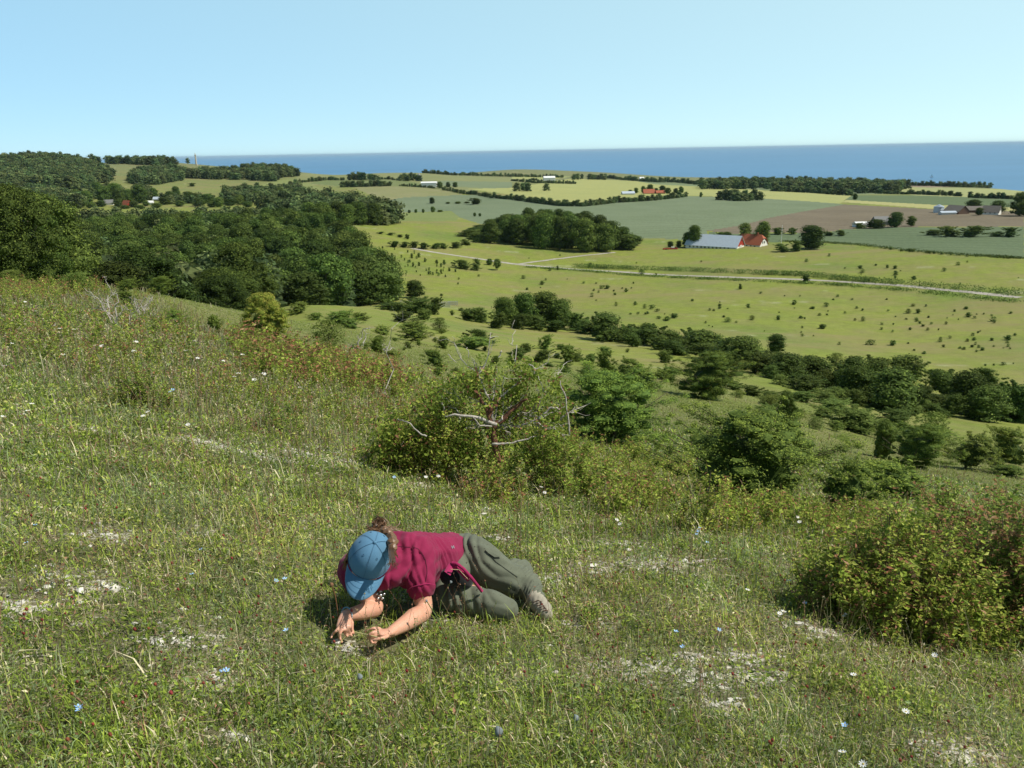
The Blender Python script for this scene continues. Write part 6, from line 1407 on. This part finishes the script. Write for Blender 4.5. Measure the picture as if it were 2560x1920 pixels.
# flowers one by one
M_PET = flatmat('white_petals', (.82, .82, .8), .6, .05, 50); M_BLUE = flatmat('blue_petals', (.34, .55, .85), .6, .12, 60); M_YEL = flatmat('yellow_centre', (.6, .45, .05), .7, .1, 60); M_STEM = flatmat('green_stem', (.12, .19, .05), .7, .1, 30)
def flower_proto(name, np_, R, mat, cup=.25):
    m = MB()
    for i in range(np_):
        a = 6.283*i/np_; w_ = R*2.6/np_; ca, sa_ = math.cos(a), math.sin(a)
        prof = [(0.1, .3), (.5, 1), (.85, .85), (1.0, .25)]; v = []; q = []
        for (u, ww) in prof:
            for s_ in (-1, 1): v.append((ca*R*u-sa_*s_*w_*ww*.55, sa_*R*u+ca*s_*w_*ww*.55, R*cup*u*u))
        for k in range(3): q.append((2*k, 2*k+1, 2*k+3, 2*k+2))
        m.add(v, q)
    return m.data(name, [mat], True), MB().blob((0, 0, R*.06), (R*.25, R*.25, R*.12), 1, .05).data('centre', [M_YEL], True), MB().tube([(0, 0, 0), (.01, .005, -.5), (.02, -.01, -1)], [.0016, .0016, .002], 4).data('stem', [M_STEM])
FW = flower_proto('petals', 9, .0135, M_PET); FB = flower_proto('petals', 5, .011, M_BLUE, .4)
def flower(kind, x, y, label, cat, group, hstem=.1):
    pet, cen, st = FW if kind == 'w' else FB
    p = hit(x, y+hstem*FPX/4.5*.8)[0]
    if np.isnan(p[0]): return
    r = math.hypot(p[0], p[1]); s_ = max(1, min(r/4.5, 3.2)); az, t_ = az_tan(x, y)
    d = depth(p); h_ = min(hstem, .12)*min(s_, 1.8); hp = PW(x, y, d-h_*.25)
    g_ = random; e = empty('white_daisy' if kind == 'w' else 'blue_flower', tuple(hp), g_.uniform(0, 6)); e.rotation_euler = (g_.uniform(-.1, .5), g_.uniform(-.3, .3), g_.uniform(0, 6))
    tag(e, label, cat, group)
    a = link('petals', pet, e); b = link('centre', cen, e); c_ = link('stem', st, e); a.scale = b.scale = (s_,)*3
    gz = float(height(hp[0], hp[1])); c_.scale = (1, 1, max(.02, hp[2]-gz))
WH = [(1869,1475),(1959,1529),(1950,1534),(2112,1518),(2112,1538),(2453,1566),(2510,1571),(2337,1638),(2134,1687),(2265,1779),(1972,1452),(370,1030),(358,1040),(80,1010),(70,1027),(8,1042),(57,1036),(742,1140),(1353,1218),(1362,1232),(134,814),(150,822),(185,824),(270,873),(276,874),(350,890),(368,881),(472,875),(466,877),(494,896),(486,853),(606,887),(596,934),(586,942),(635,950),(750,969),(140,769),(63,755),(157,887),(1065,1193),(1096,1191),(1993,1292),(1999,1305),(2158,1920-10),(12,790),(12,915),(32,860),(90,778),(335,879),(255,865),(340,855),(560,903),(1550,1310),(1542,1300),(660,935),(470,1062),(2106,1880)]
for x, y in WH: flower('w', x, y, 'small white daisy flower standing in the turf or scrub', 'flower', 'white daisies dotted over the hillside')
for x, y in [(88,1313),(66,1357),(502,1374),(690,1452),(712,1447),(715,1576),(557,1678),(566,1676),(196,1767),(198,1773),(1690,1579),(1707,1617),(1746,1328),(1749,1320),(1742,1336),(2012,1508),(1798,1575),(2112,1813),(986,1193),(480,1436),(1768,1356),(425,980),(432,975)]:
    flower('b', x, y, 'pale blue flax flower standing in the turf', 'flower', 'pale blue flax flowers in the turf')
# knapweed seed stems near the person
M_BUD = flatmat('bud', (.2, .1, .05), .8, .3, 90); M_GBUD = flatmat('grey_bud', (.2, .23, .24), .8, .3, 90)
def budstem(pts, r, br_, mat, label, dd=0.0, cat='plant stem', name='seed_stem', stem=None):
    p = hit(*pts[0])[0]; d = depth(p); n_ = len(pts); Q_ = [PW(a, b, d+dd*i/(n_-1))-p for i, (a, b) in enumerate(pts)]
    t = empty(name, tuple(p)); tag(t, label, cat); MB().tube(Q_, [r]*n_, 5).build('stem', stem or M_STEM, t); MB().blob(Q_[-1], (br_, br_, br_*1.1), 2, .25, 3).build('bud', mat, t, True)
M_BST = flatmat('brown_stem', (.25, .12, .06), .8, .2, 30)
budstem([(846,1578),(845,1535),(838,1490),(829,1462)], .0022, .0075, M_BUD, 'tall brown stem with a round bud standing before the cap', -.12, stem=M_BST)
budstem([(1095,1560),(1103,1500),(1118,1470),(1127,1455)], .0018, .0055, M_GBUD, 'grey green branching stem with a pale round head in front of the hip', -.05)
budstem([(1120,1610),(1093,1545),(1066,1502)], .002, .0045, M_GBUD, 'leaning grey green stem crossing in front of the forearm', -.08)
budstem([(1230,1540),(1222,1490),(1212,1452)], .0015, .004, M_BUD, 'thin upright stem with a brown bud before the lower leg', -.05)
budstem([(1160,1560),(1160,1500),(1162,1460)], .0015, .003, M_BUD, 'thin green stem in front of the lower trouser leg', -.05)
budstem([(1245,1880),(1247,1850),(1246,1828)], .002, .012, M_GBUD, 'dark grey round scabious seed head near the bottom edge', -.02)
budstem([(1440,1830),(1442,1805),(1440,1795)], .002, .009, M_GBUD, 'grey round seed head at the bottom right of centre', -.02)
budstem([(890,1740),(897,1712),(899,1692)], .002, .009, M_GBUD, 'dark round seed head below the hands', -.02)
budstem([(1320,1420),(1319,1330),(1319,1250)], .0022, .003, M_BUD, 'dark thin straight stem rising behind the thigh', 0)
budstem([(1036,1310),(1045,1285),(1053,1250)], .002, .003, M_BUD, 'dark thin stem rising behind the shoulder', 0)
# ---------------------------------------------------------------- light, air, camera
SUN_AZ = math.radians(94); SUN_EL = math.radians(52)     # azimuth measured from straight ahead towards the right
w = bpy.data.worlds.new('World'); SC.world = w; w.use_nodes = True; nt = w.node_tree; nt.nodes.clear()
sky = nt.nodes.new('ShaderNodeTexSky'); sky.sky_type = 'NISHITA'; sky.sun_disc = False
sky.sun_elevation = SUN_EL; sky.sun_rotation = SUN_AZ; sky.altitude = 0; sky.air_density = .6; sky.dust_density = 0; sky.ozone_density = 6
bg = nt.nodes.new('ShaderNodeBackground'); bg.inputs[1].default_value = .12
wo = nt.nodes.new('ShaderNodeOutputWorld'); 
# pale cyan added to the lower sky, faded overhead to cut ambient light
tcw = nt.nodes.new('ShaderNodeTexCoord'); sp = nt.nodes.new('ShaderNodeSeparateXYZ'); nt.links.new(tcw.outputs['Generated'], sp.inputs[0])
zc_ = nt.nodes.new('ShaderNodeMath'); zc_.operation = 'MAXIMUM'; zc_.inputs[1].default_value = .004; nt.links.new(sp.outputs['Z'], zc_.inputs[0])
cb = nt.nodes.new('ShaderNodeCombineXYZ'); nt.links.new(sp.outputs['X'], cb.inputs[0]); nt.links.new(sp.outputs['Y'], cb.inputs[1]); nt.links.new(zc_.outputs[0], cb.inputs[2]); nt.links.new(cb.outputs[0], sky.inputs[0])
pw = nt.nodes.new('ShaderNodeMapRange'); pw.inputs[1].default_value = .18; pw.inputs[2].default_value = .55; pw.inputs[3].default_value = 1.0; pw.inputs[4].default_value = .18; nt.links.new(sp.outputs['Z'], pw.inputs[0])
sun_side = nt.nodes.new('ShaderNodeVectorMath'); sun_side.operation = 'MULTIPLY_ADD'; nt.links.new(sp.outputs['X'], sun_side.inputs[0]); sun_side.inputs[1].default_value = (1.5, 1.25, .15); sun_side.inputs[2].default_value = (3.45, 5.3, 5.6)
sc1 = nt.nodes.new('ShaderNodeVectorMath'); sc1.operation = 'SCALE'; sc1.inputs['Scale'].default_value = .4; nt.links.new(sky.outputs[0], sc1.inputs[0])
sc2 = nt.nodes.new('ShaderNodeVectorMath'); sc2.operation = 'SCALE'; nt.links.new(sun_side.outputs[0], sc2.inputs[0]); nt.links.new(pw.outputs[0], sc2.inputs['Scale'])
ad = nt.nodes.new('ShaderNodeVectorMath'); ad.operation = 'ADD'; nt.links.new(sc1.outputs[0], ad.inputs[0]); nt.links.new(sc2.outputs[0], ad.inputs[1])
nt.links.new(ad.outputs[0], bg.inputs[0]); nt.links.new(bg.outputs[0], wo.inputs[0])
sl = bpy.data.lights.new('sun', 'SUN'); sl.energy = 5.0; sl.angle = math.radians(.5); sl.color = (1, .95, .86)
so = bpy.data.objects.new('sun', sl); COL.objects.link(so)
sd = Vector((math.sin(SUN_AZ)*math.cos(SUN_EL), math.cos(SUN_AZ)*math.cos(SUN_EL), math.sin(SUN_EL)))
so.rotation_euler = sd.to_track_quat('Z', 'Y').to_euler(); so.location = (30, 0, CAMZ+40)
cam = bpy.data.cameras.new('camera'); co = bpy.data.objects.new('camera', cam); COL.objects.link(co); SC.camera = co
cam.sensor_width = 36; cam.lens = 36*FPX/2560; cam.clip_start = .05; cam.clip_end = 400000
co.matrix_world = Matrix(((RV[0], UV[0], -FV[0], 0), (RV[1], UV[1], -FV[1], 0), (RV[2], UV[2], -FV[2], CAMZ), (0, 0, 0, 1)))
SC.view_settings.view_transform = 'Standard'; SC.view_settings.look = 'None'; SC.view_settings.gamma = 1; SC.view_settings.exposure = 0.0
SC.cycles.max_bounces = 6; SC.cycles.diffuse_bounces = 3; SC.cycles.transmission_bounces = 3; SC.cycles.glossy_bounces = 2
# the air
hm = bpy.data.materials.new('haze'); hm.use_nodes = True; hn = hm.node_tree; hn.nodes.clear()
ho = hn.nodes.new('ShaderNodeOutputMaterial'); hv = hn.nodes.new('ShaderNodeVolumePrincipled'); hv.inputs['Density'].default_value = 2.0e-5; hv.inputs['Color'].default_value = (.6, .82, 1, 1); hn.links.new(hv.outputs[0], ho.inputs['Volume'])
tag(MB().box((-191000, -300, -42), (191000, 191000, 140)).build('haze', hm), 'thin blue sea haze in the air over the whole landscape', 'haze', None, 'stuff')
